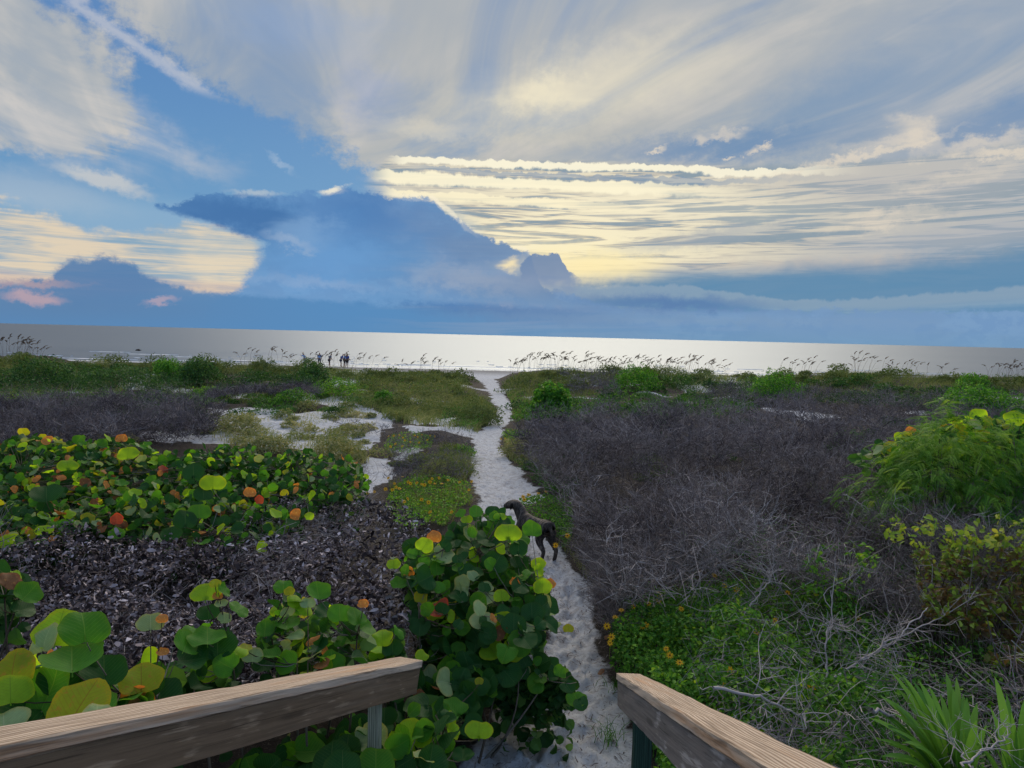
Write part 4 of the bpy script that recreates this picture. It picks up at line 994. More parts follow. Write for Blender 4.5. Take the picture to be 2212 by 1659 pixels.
def thicket(polys, name, label, mat, seed):
    """bare twig scrub: forked twigs, all real, thin strips"""
    A_ = Acc()
    for (P, n, hz, L, w, tlo, thi) in polys:
        q = samp(P, n)
        hh = hz * (1 - .75 * rng.random(n) ** 1.9)
        p = unproj(q, hh)
        p[:, 2] += hz * .75 * fbm(p[:, 0] * .8, p[:, 1] * .8, 3, seed) * ss(0, 1.2, -path_in(p[:, 0], p[:, 1]))
        gz = hground(p[:, 0], p[:, 1]); p[:, 2] = np.maximum(p[:, 2], gz + .02)
        gp = fbm(p[:, 0] * .9 + 5, p[:, 1] * .7, 3, seed + 50) + rng.normal(0, .10, n); p = p[clear(p, -.02) & (gp > -.22)]; n = len(p)
        d = rng.normal(0, 1, (n, 3)) * np.array([.8, .7, .45]); d[:, 2] = np.abs(d[:, 2]) + .25; d /= np.linalg.norm(d, axis=1, keepdims=True)
        l = L * rng.uniform(.45, 1.2, n); k = rng.normal(0, .16, (n, 3))
        s = np.linspace(0, 1, 4)[None, :, None]
        M1 = p[:, None] + d[:, None] * s * l[:, None, None] + (k * l[:, None])[:, None] * np.sin(s * 4) 
        t = np.clip(rng.beta(1.5, 2.0, n) * (thi - tlo) + tlo + .45 * fbm(p[:, 0] * .7, p[:, 1] * .5, 3, seed + 9), 0, 1)
        co, f = ribbons(M1, w, w * .45); A_.add(co, f, np.repeat(t, 8))
        for _ in range(2):         # two side twigs each
            j = rng.uniform(.25, .8, n)
            st = p + d * (j * l)[:, None] + (k * l[:, None]) * np.sin(j * 4)[:, None]
            e = d + rng.normal(0, .8, (n, 3)); e /= np.linalg.norm(e, axis=1, keepdims=True)
            s2 = np.linspace(0, 1, 3)[None, :, None]; kk = rng.normal(0, .12, (n, 3))
            M2 = st[:, None] + e[:, None] * s2 * (l * .5)[:, None, None] + (kk * l[:, None])[:, None] * s2 * s2
            co, f = ribbons(M2, w * .7, w * .3); A_.add(co, f, np.repeat(np.clip(t + .1, 0, 1), 6))
    o = A_.build(name, [mat]); tag(o, label, kind='stuff'); return o
B_NEAR = [(1225, 1140), (1500, 1110), (1900, 1100), (2260, 1120), (2260, 1300), (2000, 1330), (1760, 1260), (1600, 1235), (1420, 1280), (1300, 1320), (1250, 1220)]
B_MID = [(1110, 990), (1160, 960), (1500, 960), (1900, 970), (2260, 1000), (2260, 1150), (1900, 1150), (1500, 1150), (1250, 1170), (1200, 1080), (1170, 1030)]
B_FAR = [(1120, 930), (1170, 895), (1400, 880), (1560, 885), (1700, 872), (1900, 880), (2030, 878), (2260, 905), (2260, 1010), (1900, 985), (1500, 985), (1150, 990), (1105, 975)]
thicket([(B_NEAR, 9500, .85, .34, .0065, .05, .95), (B_MID, 13000, .80, .36, .009, .0, .75)], 'bare_twig_thicket', 'dense thicket of bare grey brown twigs right of the path', TWIG, 3)
thicket([([(1222, 1185), (1262, 1220), (1296, 1285), (1318, 1350), (1345, 1360), (1320, 1270), (1270, 1180)], 2600, .45, .22, .006, .0, .8), (B_FAR, 12000, .72, .42, .015, .1, .7), ([(-40, 868), (150, 862), (330, 850), (480, 868), (470, 915), (440, 940), (320, 948), (200, 965), (-40, 965)], 9000, .55, .4, .013, .0, .65),
         ([(700, 905), (1000, 940), (1035, 985), (1010, 1030), (840, 1050), (850, 985), (830, 950)], 1400, .16, .25, .010, .1, .6), ([(470, 845), (660, 835), (700, 850), (560, 850), (440, 865)], 1500, .35, .35, .02, .0, .6),
         ([(1560, 830), (1900, 850), (2212, 850), (2212, 880), (1700, 875), (1500, 870)], 3000, .4, .4, .02, .1, .6), ([(1200, 800), (1350, 805), (1340, 850), (1230, 845)], 900, .4, .4, .02, .2, .6)],
        'grey_scrub', 'low purple grey scrub filling the dune field', TWIGF, 13)
thicket([([(2240, 890), (3100, 900), (3100, 1700), (2240, 1700)], 9000, .75, .42, .011, .0, .8), ([(-900, 850), (-30, 860), (-30, 1250), (-900, 1250)], 6000, .7, .42, .013, .0, .8)], 'outer_scrub', 'bare grey scrub going on beyond both sides of the view', TWIG, 23)
# gnarled longer branches and pale stems lying over the near thicket
def pale_tangle():
    T = Acc()
    for P, n, hz, L, r in ((B_NEAR, 700, .85, .6, .0045), ([(1500, 1250), (1900, 1330), (2230, 1380), (2230, 1670), (1700, 1670), (1560, 1560), (1480, 1400)], 700, .75, .36, .0026), ([(1240, 1180), (1330, 1200), (1400, 1330), (1290, 1330)], 300, .4, .4, .004),
                           ([(1960, 1440), (2230, 1440), (2230, 1680), (1900, 1680)], 120, .6, .25, .0022)):
        q = samp(P, n); p = unproj(q, hz * rng.uniform(.55, 1.1, n)); p = p[clear(p, .1)]; n = len(p)
        d = rng.normal(0, 1, (n, 3)) * np.array([1, .7, .55]); d /= np.linalg.norm(d, axis=1, keepdims=True)
        l = L * rng.uniform(.4, 1.3, n); s = np.linspace(-.5, .5, 8)[None, :, None]
        k1, k2 = rng.normal(0, .13, (2, n, 1, 3)); ph = rng.uniform(0, 6, (n, 1, 1))
        Pn = p[:, None] + (d[:, None] * s + k1 * np.sin(s * 7 + ph) + k2 * np.sin(s * 15 + ph) * .5) * l[:, None, None]
        co, f = tubes(Pn, r * rng.uniform(.6, 1.4, n), r * .4, 3); T.add(co, f, np.repeat(rng.uniform(.3, .95, n), 24))
    o = T.build('pale_twigs', [TWIG]); tag(o, 'pale crooked twigs lying over the scrub right of the path', kind='stuff')
pale_tangle()

def blades(polys, name, label, mat, wind=(.25, 0)):
    A_ = Acc()
    for (P, n, h, w, tlo, thi) in polys:
        q = samp(P, n); p = unproj(q, h * .35 * rng.random(n)); p[:, 2] = hground(p[:, 0], p[:, 1])
        m = fbm(p[:, 0] * 1.2, p[:, 1] * 1.2, 3, 55)
        ok = clear(p, .02) & (m + rng.normal(0, .12, n) > -.22); p = p[ok]; m = m[ok]; n = len(p)
        l = h * rng.uniform(.45, 1.15, n) * (1 + .8 * m)
        d = rng.normal(0, .42, (n, 3)); d[:, 0] += wind[0]; d[:, 2] = 0
        s = np.linspace(0, 1, 4)[None, :, None]
        Pn = p[:, None] + np.array([0, 0, 1.]) * (s - .35 * s ** 3) * l[:, None, None] + d[:, None] * s ** 2 * l[:, None, None]
        t = np.clip(rng.beta(2, 2, n) * (thi - tlo) + tlo + .25 * fbm(p[:, 0] * .4, p[:, 1] * .3, 2, 77), 0, 1)
        co, f = ribbons(Pn, w, w * .15, side=rng.normal(0, 1, (n, 1, 3)) * np.array([.3, 1, .1])); A_.add(co, f, np.repeat(t, 8))
    o = A_.build(name, [mat]); tag(o, label, kind='stuff'); return o
CRL = [(-40, 782), (60, 770), (130, 788), (220, 792), (330, 786), (480, 792), (560, 788), (660, 798), (760, 800), (850, 806), (940, 806), (1010, 815), (1000, 830), (800, 826), (600, 812), (400, 806), (200, 806), (-40, 812)]
CRR = [(1075, 838), (1105, 812), (1180, 800), (1300, 806), (1420, 806), (1500, 808), (1640, 814), (1800, 806), (1900, 806), (2000, 812), (2100, 818), (2260, 812), (2260, 845), (2000, 832), (1800, 828), (1500, 830), (1300, 830), (1150, 850), (1095, 860)]
blades([(CRL, 11000, .42, .022, .05, .75), (CRR, 12000, .42, .022, .05, .8),
        ([(700, 850), (800, 822), (1000, 822), (1040, 860), (1085, 915), (1060, 930), (1010, 925), (850, 905), (800, 880)], 9000, .40, .016, .1, .85),
        ([(1090, 860), (1230, 830), (1300, 850), (1180, 880), (1120, 920), (1100, 890)], 2500, .35, .016, .1, .7),
        ([(-40, 830), (300, 815), (700, 830), (760, 870), (500, 870), (300, 850), (-40, 870)], 6000, .32, .016, .05, .7),
        ([(1400, 828), (1900, 828), (2230, 845), (2230, 872), (1900, 870), (1560, 868)], 6000, .35, .016, .1, .8)],
       'dune_grass', 'olive green dune grass along the crest and beside the path', GRASS)
blades([([(420, 905), (560, 925), (700, 945), (800, 990), (770, 1010), (600, 975), (480, 960), (440, 930)], 1700, .30, .011, .35, 1), ([(190, 930), (250, 925), (290, 945), (270, 975), (190, 965)], 900, .34, .010, .6, 1),
        ([(960, 960), (1035, 975), (1030, 1010), (1000, 1040), (960, 1060), (900, 1040)], 2600, .30, .010, .1, .7), ([(840, 1040), (1000, 1045), (1020, 1090), (960, 1130), (840, 1110)], 2000, .25, .008, .1, .7),
        ([(1090, 945), (1140, 940), (1180, 1000), (1150, 1010), (1095, 990)], 1600, .3, .010, .3, .9), ([(700, 860), (840, 870), (800, 905), (620, 920), (560, 905)], 900, .18, .011, .3, 1),
        ([(1160, 1180), (1230, 1170), (1300, 1250), (1270, 1250)], 500, .2, .006, .3, 1)],
       'dry_grass', 'tufts of pale dry grass around the bare sand', GRASS)
blades([([(1310, 1380), (1450, 1270), (1750, 1260), (1950, 1350), (1950, 1500), (1700, 1640), (1500, 1560), (1360, 1470)], 3000, .42, .006, .15, .8), ([(1360, 1560), (1500, 1600), (1660, 1680), (1400, 1680)], 500, .35, .006, .1, .6)],
       'green_grass', 'fresh green grass blades growing through the near ground cover', GREEN)

LEAF5 = (np.array([(0, -1, 0), (.55, -.35, .12), (.42, .35, .10), (0, 1, -.18), (-.42, .35, .10), (-.55, -.35, .12), (0, 0, -.02)]), [np.array([(0, 1, 6), (1, 2, 6), (2, 3, 6), (3, 4, 6), (4, 5, 6), (5, 0, 6)])])
LEAF4 = (np.array([(0, -1, 0), (.5, 0, .12), (0, 1, -.1), (-.5, 0, .12)]), [np.array([(0, 1, 2), (0, 2, 3)])])
def leaf_cover(polys, name, label, mats, tmpl=LEAF4):
    A_ = Acc()
    for (P, n, hz, s0, tlo, thi, mi) in polys:
        q = samp(P, n); p = unproj(q, hz * (1 - .8 * rng.random(n) ** 1.6)); p[:, 2] += hz * .45 * fbm(p[:, 0] * 1.4, p[:, 1] * 1.4, 3, 91)
        gz = hground(p[:, 0], p[:, 1]); p[:, 2] = np.maximum(p[:, 2], gz + .015)
        m = fbm(p[:, 0] * 2.2, p[:, 1] * 2.2, 3, 65) + rng.normal(0, .1, n); ok = clear(p, -.03) & (m > -.28); p = p[ok]; n = len(p)
        M = rotm(rng.normal(-.45, .55, n), rng.normal(0, .5, n), rng.uniform(0, 6.28, n)); s = s0 * rng.uniform(.5, 1.2, n)
        co, f = scatter(tmpl[0], tmpl[1], p, M, s)
        t = np.clip(rng.beta(1.6, 2.2, n) * (thi - tlo) + tlo + .3 * fbm(p[:, 0] * .9, p[:, 1] * .6, 2, 12), 0, 1)
        A_.add(co, f, np.repeat(t, len(tmpl[0])), mi)
    o = A_.build(name, mats); tag(o, label, kind='stuff'); return o
leaf_cover([([(1300, 1350), (1380, 1280), (1560, 1250), (1760, 1270), (1900, 1340), (1960, 1480), (1850, 1600), (1780, 1680), (1640, 1600), (1560, 1580), (1420, 1500), (1325, 1440)], 18000, .62, .021, .1, 1, 0),
            ([(1700, 1210), (1850, 1200), (2230, 1240), (2230, 1680), (1800, 1680), (1850, 1500), (1800, 1350)], 12000, .66, .021, 0, .85, 0), ([(1400, 1120), (1900, 1120), (2000, 1250), (1600, 1250)], 2600, .72, .022, 0, .7, 0),
            ([(1330, 1450), (1480, 1560), (1640, 1640), (1650, 1690), (1420, 1690), (1330, 1500)], 4500, .4, .02, 0, .8, 0),
            ([(960, 1190), (1110, 1180), (1175, 1230), (1195, 1330), (1150, 1420), (1000, 1450), (940, 1330)], 5000, .22, .02, 0, .7, 0), ([(2240, 1150), (2900, 1200), (2900, 1700), (2240, 1700)], 5000, .6, .03, 0, .7, 0), ([(-700, 1250), (-30, 1250), (-30, 1650), (-700, 1650)], 4000, .6, .035, 0, .6, 0)],
           'near_ground_cover', 'dark green leafy ground cover right of the walkover', [GREEN], LEAF5)
leaf_cover([([(-40, 790), (200, 790), (470, 792), (500, 812), (620, 800), (700, 808), (760, 815), (600, 832), (420, 838), (240, 842), (-40, 848)], 9000, .5, .05, 0, .7, 0),
            ([(-40, 850), (180, 842), (420, 848), (500, 862), (430, 872), (200, 858), (-40, 872)], 2500, .35, .045, .2, 1, 1),
            ([(1100, 905), (1130, 870), (1300, 850), (1340, 840), (1500, 858), (1600, 862), (1640, 880), (1560, 900), (1300, 890), (1160, 905)], 7000, .55, .045, 0, .8, 1),
            ([(1740, 840), (1880, 850), (1990, 850), (2230, 870), (2230, 895), (2040, 885), (1760, 868)], 5000, .5, .05, 0, .7, 0), ([(1420, 815), (1560, 830), (1660, 850), (1560, 860), (1440, 840)], 1600, .3, .045, 0, .7, 0),
            ([(960, 880), (1060, 870), (1090, 915), (1000, 920), (950, 905)], 1800, .4, .03, 0, .6, 1), ([(1085, 845), (1130, 840), (1150, 870), (1110, 875)], 700, .25, .035, .1, .8, 1), ([(1060, 845), (1090, 860), (1075, 875)], 200, .15, .03, .2, .9, 1),
            ([(1090, 925), (1150, 930), (1160, 945), (1100, 945)], 700, .16, .026, .3, 1, 1), ([(1095, 985), (1180, 1000), (1240, 1070), (1190, 1062), (1110, 1010)], 1800, .3, .024, .0, .6, 1),
            ([(700, 820), (800, 815), (1000, 825), (1000, 840), (760, 850)], 1600, .25, .04, .1, .8, 1), ([(480, 848), (620, 850), (600, 862), (500, 858)], 500, .2, .04, .3, 1, 1)],
           'dune_ground_cover', 'low green leafy plants scattered over the dune field', [DARKG, GREEN])
# herb mounds too many to count, over the whole dune field
def mounds():
    A_ = Acc()
    for P, nm, rr0, tlo, thi, mi in ((CRL, 60, .7, 0, .55, 0), (CRR, 60, .7, 0, .6, 0), ([(-40, 800), (480, 800), (700, 830), (700, 850), (300, 845), (-40, 850)], 46, .7, 0, .8, 1), ([(700, 850), (800, 822), (1000, 822), (1050, 870), (1070, 910), (1010, 925), (850, 905), (800, 880)], 34, .6, .05, .75, 0),
                                ([(440, 860), (700, 850), (820, 880), (820, 960), (700, 1000), (560, 980), (440, 950)], 26, .35, .35, 1, 0), ([(1400, 825), (1900, 828), (2230, 850), (2230, 875), (1900, 868), (1560, 868), (1400, 850)], 50, .6, 0, .9, 1),
                                ([(1120, 880), (1300, 850), (1560, 866), (1620, 890), (1300, 895), (1130, 905)], 34, .5, 0, .9, 1), ([(940, 960), (1035, 975), (1020, 1030), (900, 1045)], 12, .3, .1, .8, 0), ([(1095, 985), (1200, 1010), (1240, 1075), (1180, 1060)], 10, .3, 0, .6, 1), ([(840, 985), (960, 990), (950, 1050), (840, 1040)], 8, .22, .1, .7, 0),
                                ([(1400, 1100), (1900, 1100), (1900, 1230), (1400, 1230)], 14, .35, 0, .6, 1), ([(-40, 862), (460, 862), (460, 940), (-40, 940)], 34, .45, 0, .8, 1), ([(300, 850), (700, 840), (820, 870), (700, 905), (440, 905)], 26, .4, .2, 1, 1), ([(560, 900), (830, 905), (830, 985), (700, 1000)], 16, .3, .3, 1, 0), ([(1170, 890), (2000, 890), (2000, 1000), (1170, 1000)], 22, .45, .0, .6, 1), ([(1250, 1000), (1850, 1000), (1850, 1120), (1300, 1120)], 12, .35, 0, .5, 0)):
        c = march(samp(P, nm), 0.0); c = c[path_in(c[:, 0], c[:, 1]) < -.25]
        for g in c:
            R0 = rr0 * rnd.uniform(.5, 1.4); n = int(260 + 260 * R0); far = max(g[1], 8)
            a = rng.uniform(0, 6.28, n); cz = rng.random(n) ** .8; sn = np.sqrt(1 - cz * cz); rad = (1 - .4 * rng.random(n) ** 2) * (1 + .6 * fbm(np.cos(a) * 1.5 + g[0], cz * 2 + np.sin(a) + g[1], 2, 3))
            hh = R0 * rnd.uniform(.45, .85); p = np.stack([g[0] + np.cos(a) * sn * rad * R0, g[1] + np.sin(a) * sn * rad * R0, cz * rad * hh], 1); p[:, 2] += hquick(p[:, 0], p[:, 1])
            M = rotm(rng.normal(-.3, .6, n), rng.normal(0, .6, n), rng.uniform(0, 6.28, n)); co, f = scatter(LEAF4[0], LEAF4[1], p, M, far * .0016 * rng.uniform(.5, 1.2, n) + .006)
            A_.add(co, f, np.repeat(np.clip(rng.beta(1.8, 2, n) * (thi - tlo) + tlo + rnd.gauss(0, .1), 0, 1), 4), mi)
    o = A_.build('dune_herbs', [GRASS, DARKG]); tag(o, 'low herb mounds scattered over the dune field', kind='stuff')
mounds()
# litter of twigs and leaf bits on the sand
def sand_litter():
    A_ = Acc(); n = 1500
    n = 3200; y = 1.6 * np.exp(rng.random(n) * math.log(22 / 1.6)); l, r_ = path_edges(y)
    e = rng.random(n) ** 2.2; side = rng.random(n) < .5; x = np.where(side, l + e * (r_ - l) * .9, r_ - e * (r_ - l) * .9) + rng.normal(0, .06, n)
    z = hground(x, y) + .006
    a = rng.uniform(0, 6.28, n); L = rng.uniform(.01, .05, n)
    P = np.stack([np.stack([x - np.cos(a) * L, y - np.sin(a) * L, z], 1), np.stack([x + rng.normal(0, .004, n), y, z + .008], 1), np.stack([x + np.cos(a) * L, y + np.sin(a) * L, z + .002], 1)], 1)
    co, f = ribbons(P, rng.uniform(.003, .012, n), .003, side=np.array([[[0, 0, 1.]]])); A_.add(co, f, np.repeat(rng.uniform(0, .6, n), 6))
    o = A_.build('sand_litter', [TWIG]); tag(o, 'bits of twig and leaf lying on the sandy path', kind='stuff')
sand_litter()

# ------------------------------------------------------------------ single shrubs, flower patches, grass mounds
def bush(label, px, pyb, wpx, hpx, mat, leaf=.05, n=1700, tlo=0, thi=1, group=None, name='shrub', depth=.8, cat='shrub', flat=1.0, twigs=26, seed=0, thin=.0, lift=0.0):
    """px,pyb: foot of the shrub in the photo; wpx,hpx its size there"""
    g = gpt(px, pyb); d = (g - CAM).dot(_f); rx = wpx / 2 * d / FPX; hz = hpx * d / FPX
    g = g + Vector((0, rx * depth * .8, 0)); g.z = float(hground(g.x, g.y)) + lift
    root = empty(name, g, label, cat, group); n = int(n * 1.5)
    a = rng.uniform(0, 2 * math.pi, n); cz = rng.random(n) ** .8; el_ = np.arcsin(cz)
    lump = 1 + .22 * fbm(np.cos(a) * np.cos(el_) * 2.2 + seed, cz * 2.2 + np.sin(a) * 1.7 + seed, 3, 40 + seed) * 2
    rad = (1 - .38 * rng.random(n) ** 2.2) * lump
    p = np.stack([np.cos(a) * np.cos(el_) ** flat * rad * rx, np.sin(a) * np.cos(el_) ** flat * rad * rx * depth, (.06 + .94 * cz) * rad * hz], 1)
    out = p / (np.array([rx, rx * depth, hz]) ** 2)
    rz = np.arctan2(out[:, 1], out[:, 0]); inc = np.arctan2(np.hypot(out[:, 0], out[:, 1]), out[:, 2])
    M0 = rotm(np.zeros(n), inc * .8, rz); M1 = rotm(rng.normal(0, .55, n), rng.normal(0, .55, n), rng.uniform(0, 6.28, n))
    M = np.einsum('nij,njk->nik', M0, M1)
    co, f = scatter(LEAF4[0] if leaf > .03 else LEAF5[0], LEAF4[1] if leaf > .03 else LEAF5[1], p, M, leaf * rng.uniform(.5, 1.15, n) * (1.15 if leaf > .03 else .8))
    t = np.clip(rng.beta(1.8, 1.8, n) * (thi - tlo) + tlo + .22 * fbm(p[:, 0] * 3 / rx, p[:, 2] * 3 / hz + p[:, 1], 2, 61 + seed), 0, 1)
    A_ = Acc().add(co, f, np.repeat(t, len(co) // n)); A_.build('foliage', [mat], root)['kind'] = 'stuff'
    s = np.linspace(0, 1, 4)[:, None]; P = []
    for k in range(twigs):
        e = p[rng.integers(n)] * .92; P.append(s * e + (s * (1 - s)) * np.array([rnd.gauss(0, .1), rnd.gauss(0, .1), .3 * hz]) + (1 - s) * np.array([rnd.gauss(0, .06), rnd.gauss(0, .06), -.03]))
    co, f = tubes(np.array(P), .012 if leaf > .03 else .006, .003, 3); Acc().add(co, f, .4).build('stem', [STEM], root)['kind'] = 'stuff'
    return root
BG = 'rounded green shrubs scattered over the dunes'
for a in (('bright green dome shrub on the crest, just right of the sandy path gap', 1378, 848, 108, 56, BRIGHT, .06, 1900),
          ('bright green leafy shrub closest to the narrow path, on its right side', 1190, 905, 92, 66, BRIGHT, .075, 1600),
          ('bright green dome shrub behind the purple scrub, midway to the right edge', 1686, 872, 118, 60, BRIGHT, .055, 2000),
          ('bright green shrub on the left crest next to a darker one', 352, 822, 72, 44, BRIGHT, .06, 1300),
          ('dark green shrub with a flat top, right beside the bright crest shrub', 418, 835, 92, 54, DARKG, .06, 1600),
          ('dark round shrub on the crest below the people on the beach', 672, 836, 84, 58, DARKG, .055, 1700),
          ('small bright green shrub standing alone on the bare sand', 826, 879, 44, 34, BRIGHT, .05, 800),
          ('wide bright green shrub with dark underside near the right picture edge', 2150, 905, 190, 62, BRIGHT, .06, 2400),
          ('small green shrub behind the wide bright one near the right picture edge', 2115, 845, 78, 34, BRIGHT, .055, 1000),
          ('tiny green shrub sprouting in the left grey scrub', 426, 912, 34, 30, DARKG, .05, 420),
          ('small bushy shrub with yellow green tips left of the feathery bush', 1850, 985, 96, 50, BRIGHT, .045, 1100),
          ('broad dark green shrub on the far left crest', 230, 832, 190, 40, DARKG, .055, 2200), ('dark green shrub mound at the left picture edge', 60, 830, 150, 56, DARKG, .055, 2200)):
    bush(*a, group=BG, name='dune_shrub', seed=int(a[1]) % 97)
GG = 'mounds of soft dune grass and herbs'
for a in (('soft olive herb mound bordering the left side of the path', 1035, 922, 104, 48, GRASS, .035, 1700, .0, .6), ('yellow green herb patch among the bare sand left of the path', 722, 862, 116, 36, GREEN, .045, 1300, .3, 1),
          ('low yellow green herb patch at the edge of the left scrub', 440, 868, 90, 24, GREEN, .045, 800, .3, 1), ('green herb mound on bare sand below the dark crest shrub', 620, 880, 96, 30, GREEN, .04, 900, .0, .8),
          ('pale dry grass tuft rising behind the leftmost sea grapes', 220, 975, 110, 46, GRASS, .034, 1300, .55, 1), ('pale olive tuft on the sand left of centre', 500, 938, 110, 40, GRASS, .034, 1300, .4, .95),
          ('pale tuft just above the sea grape mass, left of centre', 560, 985, 120, 38, GRASS, .032, 1300, .4, 1), ('large pale olive tuft above the thin end of the sea grapes', 715, 1010, 120, 58, GRASS, .03, 1900, .35, .95),
          ('small pale brown tuft right of the path bend', 1112, 990, 70, 40, GRASS, .03, 900, .4, 1), ('rounded dark grassy mound in the middle of the left dune', 560, 815, 70, 40, GRASS, .05, 900, 0, .4),
          ('olive grassy mound on the right crest beside the bright dome shrub', 1460, 822, 90, 28, GRASS, .045, 1100, 0, .6), ('olive grassy mound farther right on the crest', 1530, 830, 76, 26, GRASS, .045, 900, 0, .6),
          ('lime green tuft on the sand between the two flower patches', 1000, 990, 60, 26, GREEN, .03, 500, .1, .9),
          ('small dark herb tuft on the right side of the path by the flowers', 1110, 950, 54, 20, GREEN, .03, 420, .4, 1)):
    bush(a[0], *a[1:], group=GG, name='herb_mound', twigs=10, seed=int(a[1]) % 89, cat='plant')

def flower_mesh(seed):
    rr = random.Random(seed); A_ = Acc(); k = 9
    for j in range(k):
        a = 2 * math.pi * j / k + rr.uniform(-.1, .1); c, s = math.cos(a), math.sin(a); w = .16; dz = rr.uniform(-.1, .12)
        co = [(c * .15 - s * w * .6, s * .15 + c * w * .6, 0), (c * .15 + s * w * .6, s * .15 - c * w * .6, 0), (c * .65 + s * w, s * .65 - c * w, dz), (c * .65 - s * w, s * .65 + c * w, dz), (c, s, dz - .08)]
        A_.add(co, [np.array([(0, 1, 2, 3)]), np.array([(3, 2, 4)])], .5, 0)
    ring = [(.26 * math.cos(a), .26 * math.sin(a), .02) for a in np.linspace(0, 2 * math.pi, 9)[:-1]]
    A_.add(ring + [(0, 0, .12)], [np.array([(j, (j + 1) % 8, 8) for j in range(8)])], .5, 1)
    co, f = tubes(np.array([[(0, 0, 0), (.05, 0, -1.2), (.0, .1, -2.6)]]), .05, .05, 3); A_.add(co, f, .5, 2)
    o = A_.build('flower', [PETAL, FEYE, GREEN]); me = o.data; bpy.data.objects.remove(o); return me
FLOWERS = [flower_mesh(i) for i in range(5)]
def flower_patch(label, poly, n, hz, leaf, flowers, fsize=.034, tlo=.1, thi=1, mat=None, tm=LEAF5):
    q = samp(poly, n); p = unproj(q, hz * (1 - .7 * rng.random(n) ** 1.5)); p[:, 2] += hz * .3 * fbm(p[:, 0] * 2, p[:, 1] * 2, 3, 7)
    p = p[clear(p, -.02)]; p[:, 2] = np.maximum(p[:, 2], hground(p[:, 0], p[:, 1]) + .01); n = len(p)
    cx, cy = p[:, 0].mean(), p[:, 1].mean(); base = Vector((cx, cy, float(hground(cx, cy))))
    root = empty('beach_sunflower', base, label, 'flower', 'yellow flowering beach sunflower patches')
    M = rotm(rng.normal(-.35, .5, n), rng.normal(0, .5, n), rng.uniform(0, 6.28, n))
    co, f = scatter(tm[0], tm[1], p, M, leaf * rng.uniform(.5, 1.2, n)); t = np.clip(rng.beta(1.6, 1.7, n) * (thi - tlo) + tlo, 0, 1)
    Acc().add(co, f, np.repeat(t, len(tm[0]))).build('foliage', [mat or GREEN], root, offset=base)['kind'] = 'stuff'
    for fl in flowers:
        a, b = fl[:2]; v = unproj(np.array([(a, b)]), hz + .05)[0]
        tc = (CAM - Vector(v)).normalized(); nr = Vector((rnd.gauss(0, .5), rnd.gauss(-.2, .4), rnd.uniform(.3, 1))) + tc * .7
        obj('flower', FLOWERS[rnd.randrange(5)], root, mat=Matrix.Translation(Vector(v) - base) @ leaf_frame(nr, (0, 0, 1)).to_4x4() @ Matrix.Scale((fl[2] if len(fl) > 2 else fsize) * rnd.uniform(.85, 1.15), 4))
    return root
def z4(l, ox=1300, oy=1300, k=2212 / 1200): return [((ox + a / k) * .553, (oy + b / k) * .553) for a, b in l]
flower_patch('yellow flowering ground cover mound at the bottom of the bare sand, left of the path', [(842, 1060), (880, 1030), (960, 1025), (1015, 1045), (1022, 1075), (990, 1095), (960, 1130), (880, 1120), (828, 1095)], 3600, .26, .022,
             z4([(250, 1155), (380, 1125), (400, 1045), (445, 1085), (455, 1112), (503, 1035), (545, 1075), (560, 1085), (605, 1080), (640, 1090), (660, 1095), (700, 1075), (715, 1050), (765, 1045), (735, 1085), (785, 1085), (980, 1130), (912, 1075), (690, 1220), (540, 1195), (515, 1215), (1000, 1070), (430, 1130), (855, 1290), (700, 1290), (640, 1200), (480, 1120), (830, 1060)]), .036, .25, 1)
flower_patch('small yellow flowering mound farther up, left of the path', [(828, 958), (850, 935), (900, 932), (940, 942), (930, 968), (880, 975), (835, 972)], 1500, .18, .024, z4([(400, 745), (440, 740), (480, 735), (505, 755), (520, 775), (590, 740), (610, 750), (640, 735), (700, 740), (735, 745), (560, 785), (500, 815), (620, 790), (680, 770), (450, 800), (415, 820)]), .035, .4, 1)
flower_patch('leafy flowering ground cover behind the dog, right of the path', [(1085, 1100), (1120, 1078), (1180, 1065), (1235, 1080), (1240, 1130), (1230, 1170), (1200, 1185), (1190, 1120), (1150, 1130), (1110, 1125)], 3200, .30, .024, z4([(1370, 1180), (1410, 1165), (1480, 1155), (1535, 1140), (1605, 1530), (1690, 1460), (1380, 1200)]), .036, .05, .85)
flower_patch('tiny yellow flowering clump right of the path above the tan tuft', [(1090, 950), (1105, 935), (1128, 935), (1125, 952), (1095, 955)], 420, .12, .024, z4([(1300, 700), (1210, 765), (1240, 760)]), .035, .4, 1)
flower_patch('bright lime succulent clump at the edge of the dead leaf heap', [(850, 1110), (900, 1110), (930, 1125), (900, 1142), (860, 1135)], 260, .22, .035, z4([(240, 1155), (300, 1145)]), .03, .75, 1, BRIGHT)
flower_patch('yellow flowering ground cover beside the right handrail end', [(1310, 1370), (1360, 1310), (1480, 1265), (1600, 1260), (1640, 1400), (1600, 1520), (1440, 1480), (1340, 1440)], 6500, .55, .021,
             [(2300 * .553 + a / 2.353, 2000 * .553 + b / 2.353) for a, b in [(165, 498), (305, 465), (355, 415), (230, 480), (355, 450), (135, 535), (92, 580), (275, 582), (290, 575), (115, 635), (108, 665), (393, 695), (412, 728), (462, 765), (470, 492), (850, 612), (945, 553), (1010, 412), (718, 808), (688, 888), (640, 322), (1370, 545), (690, 375), (750, 395), (1130, 895)]], .030, .05, .9)

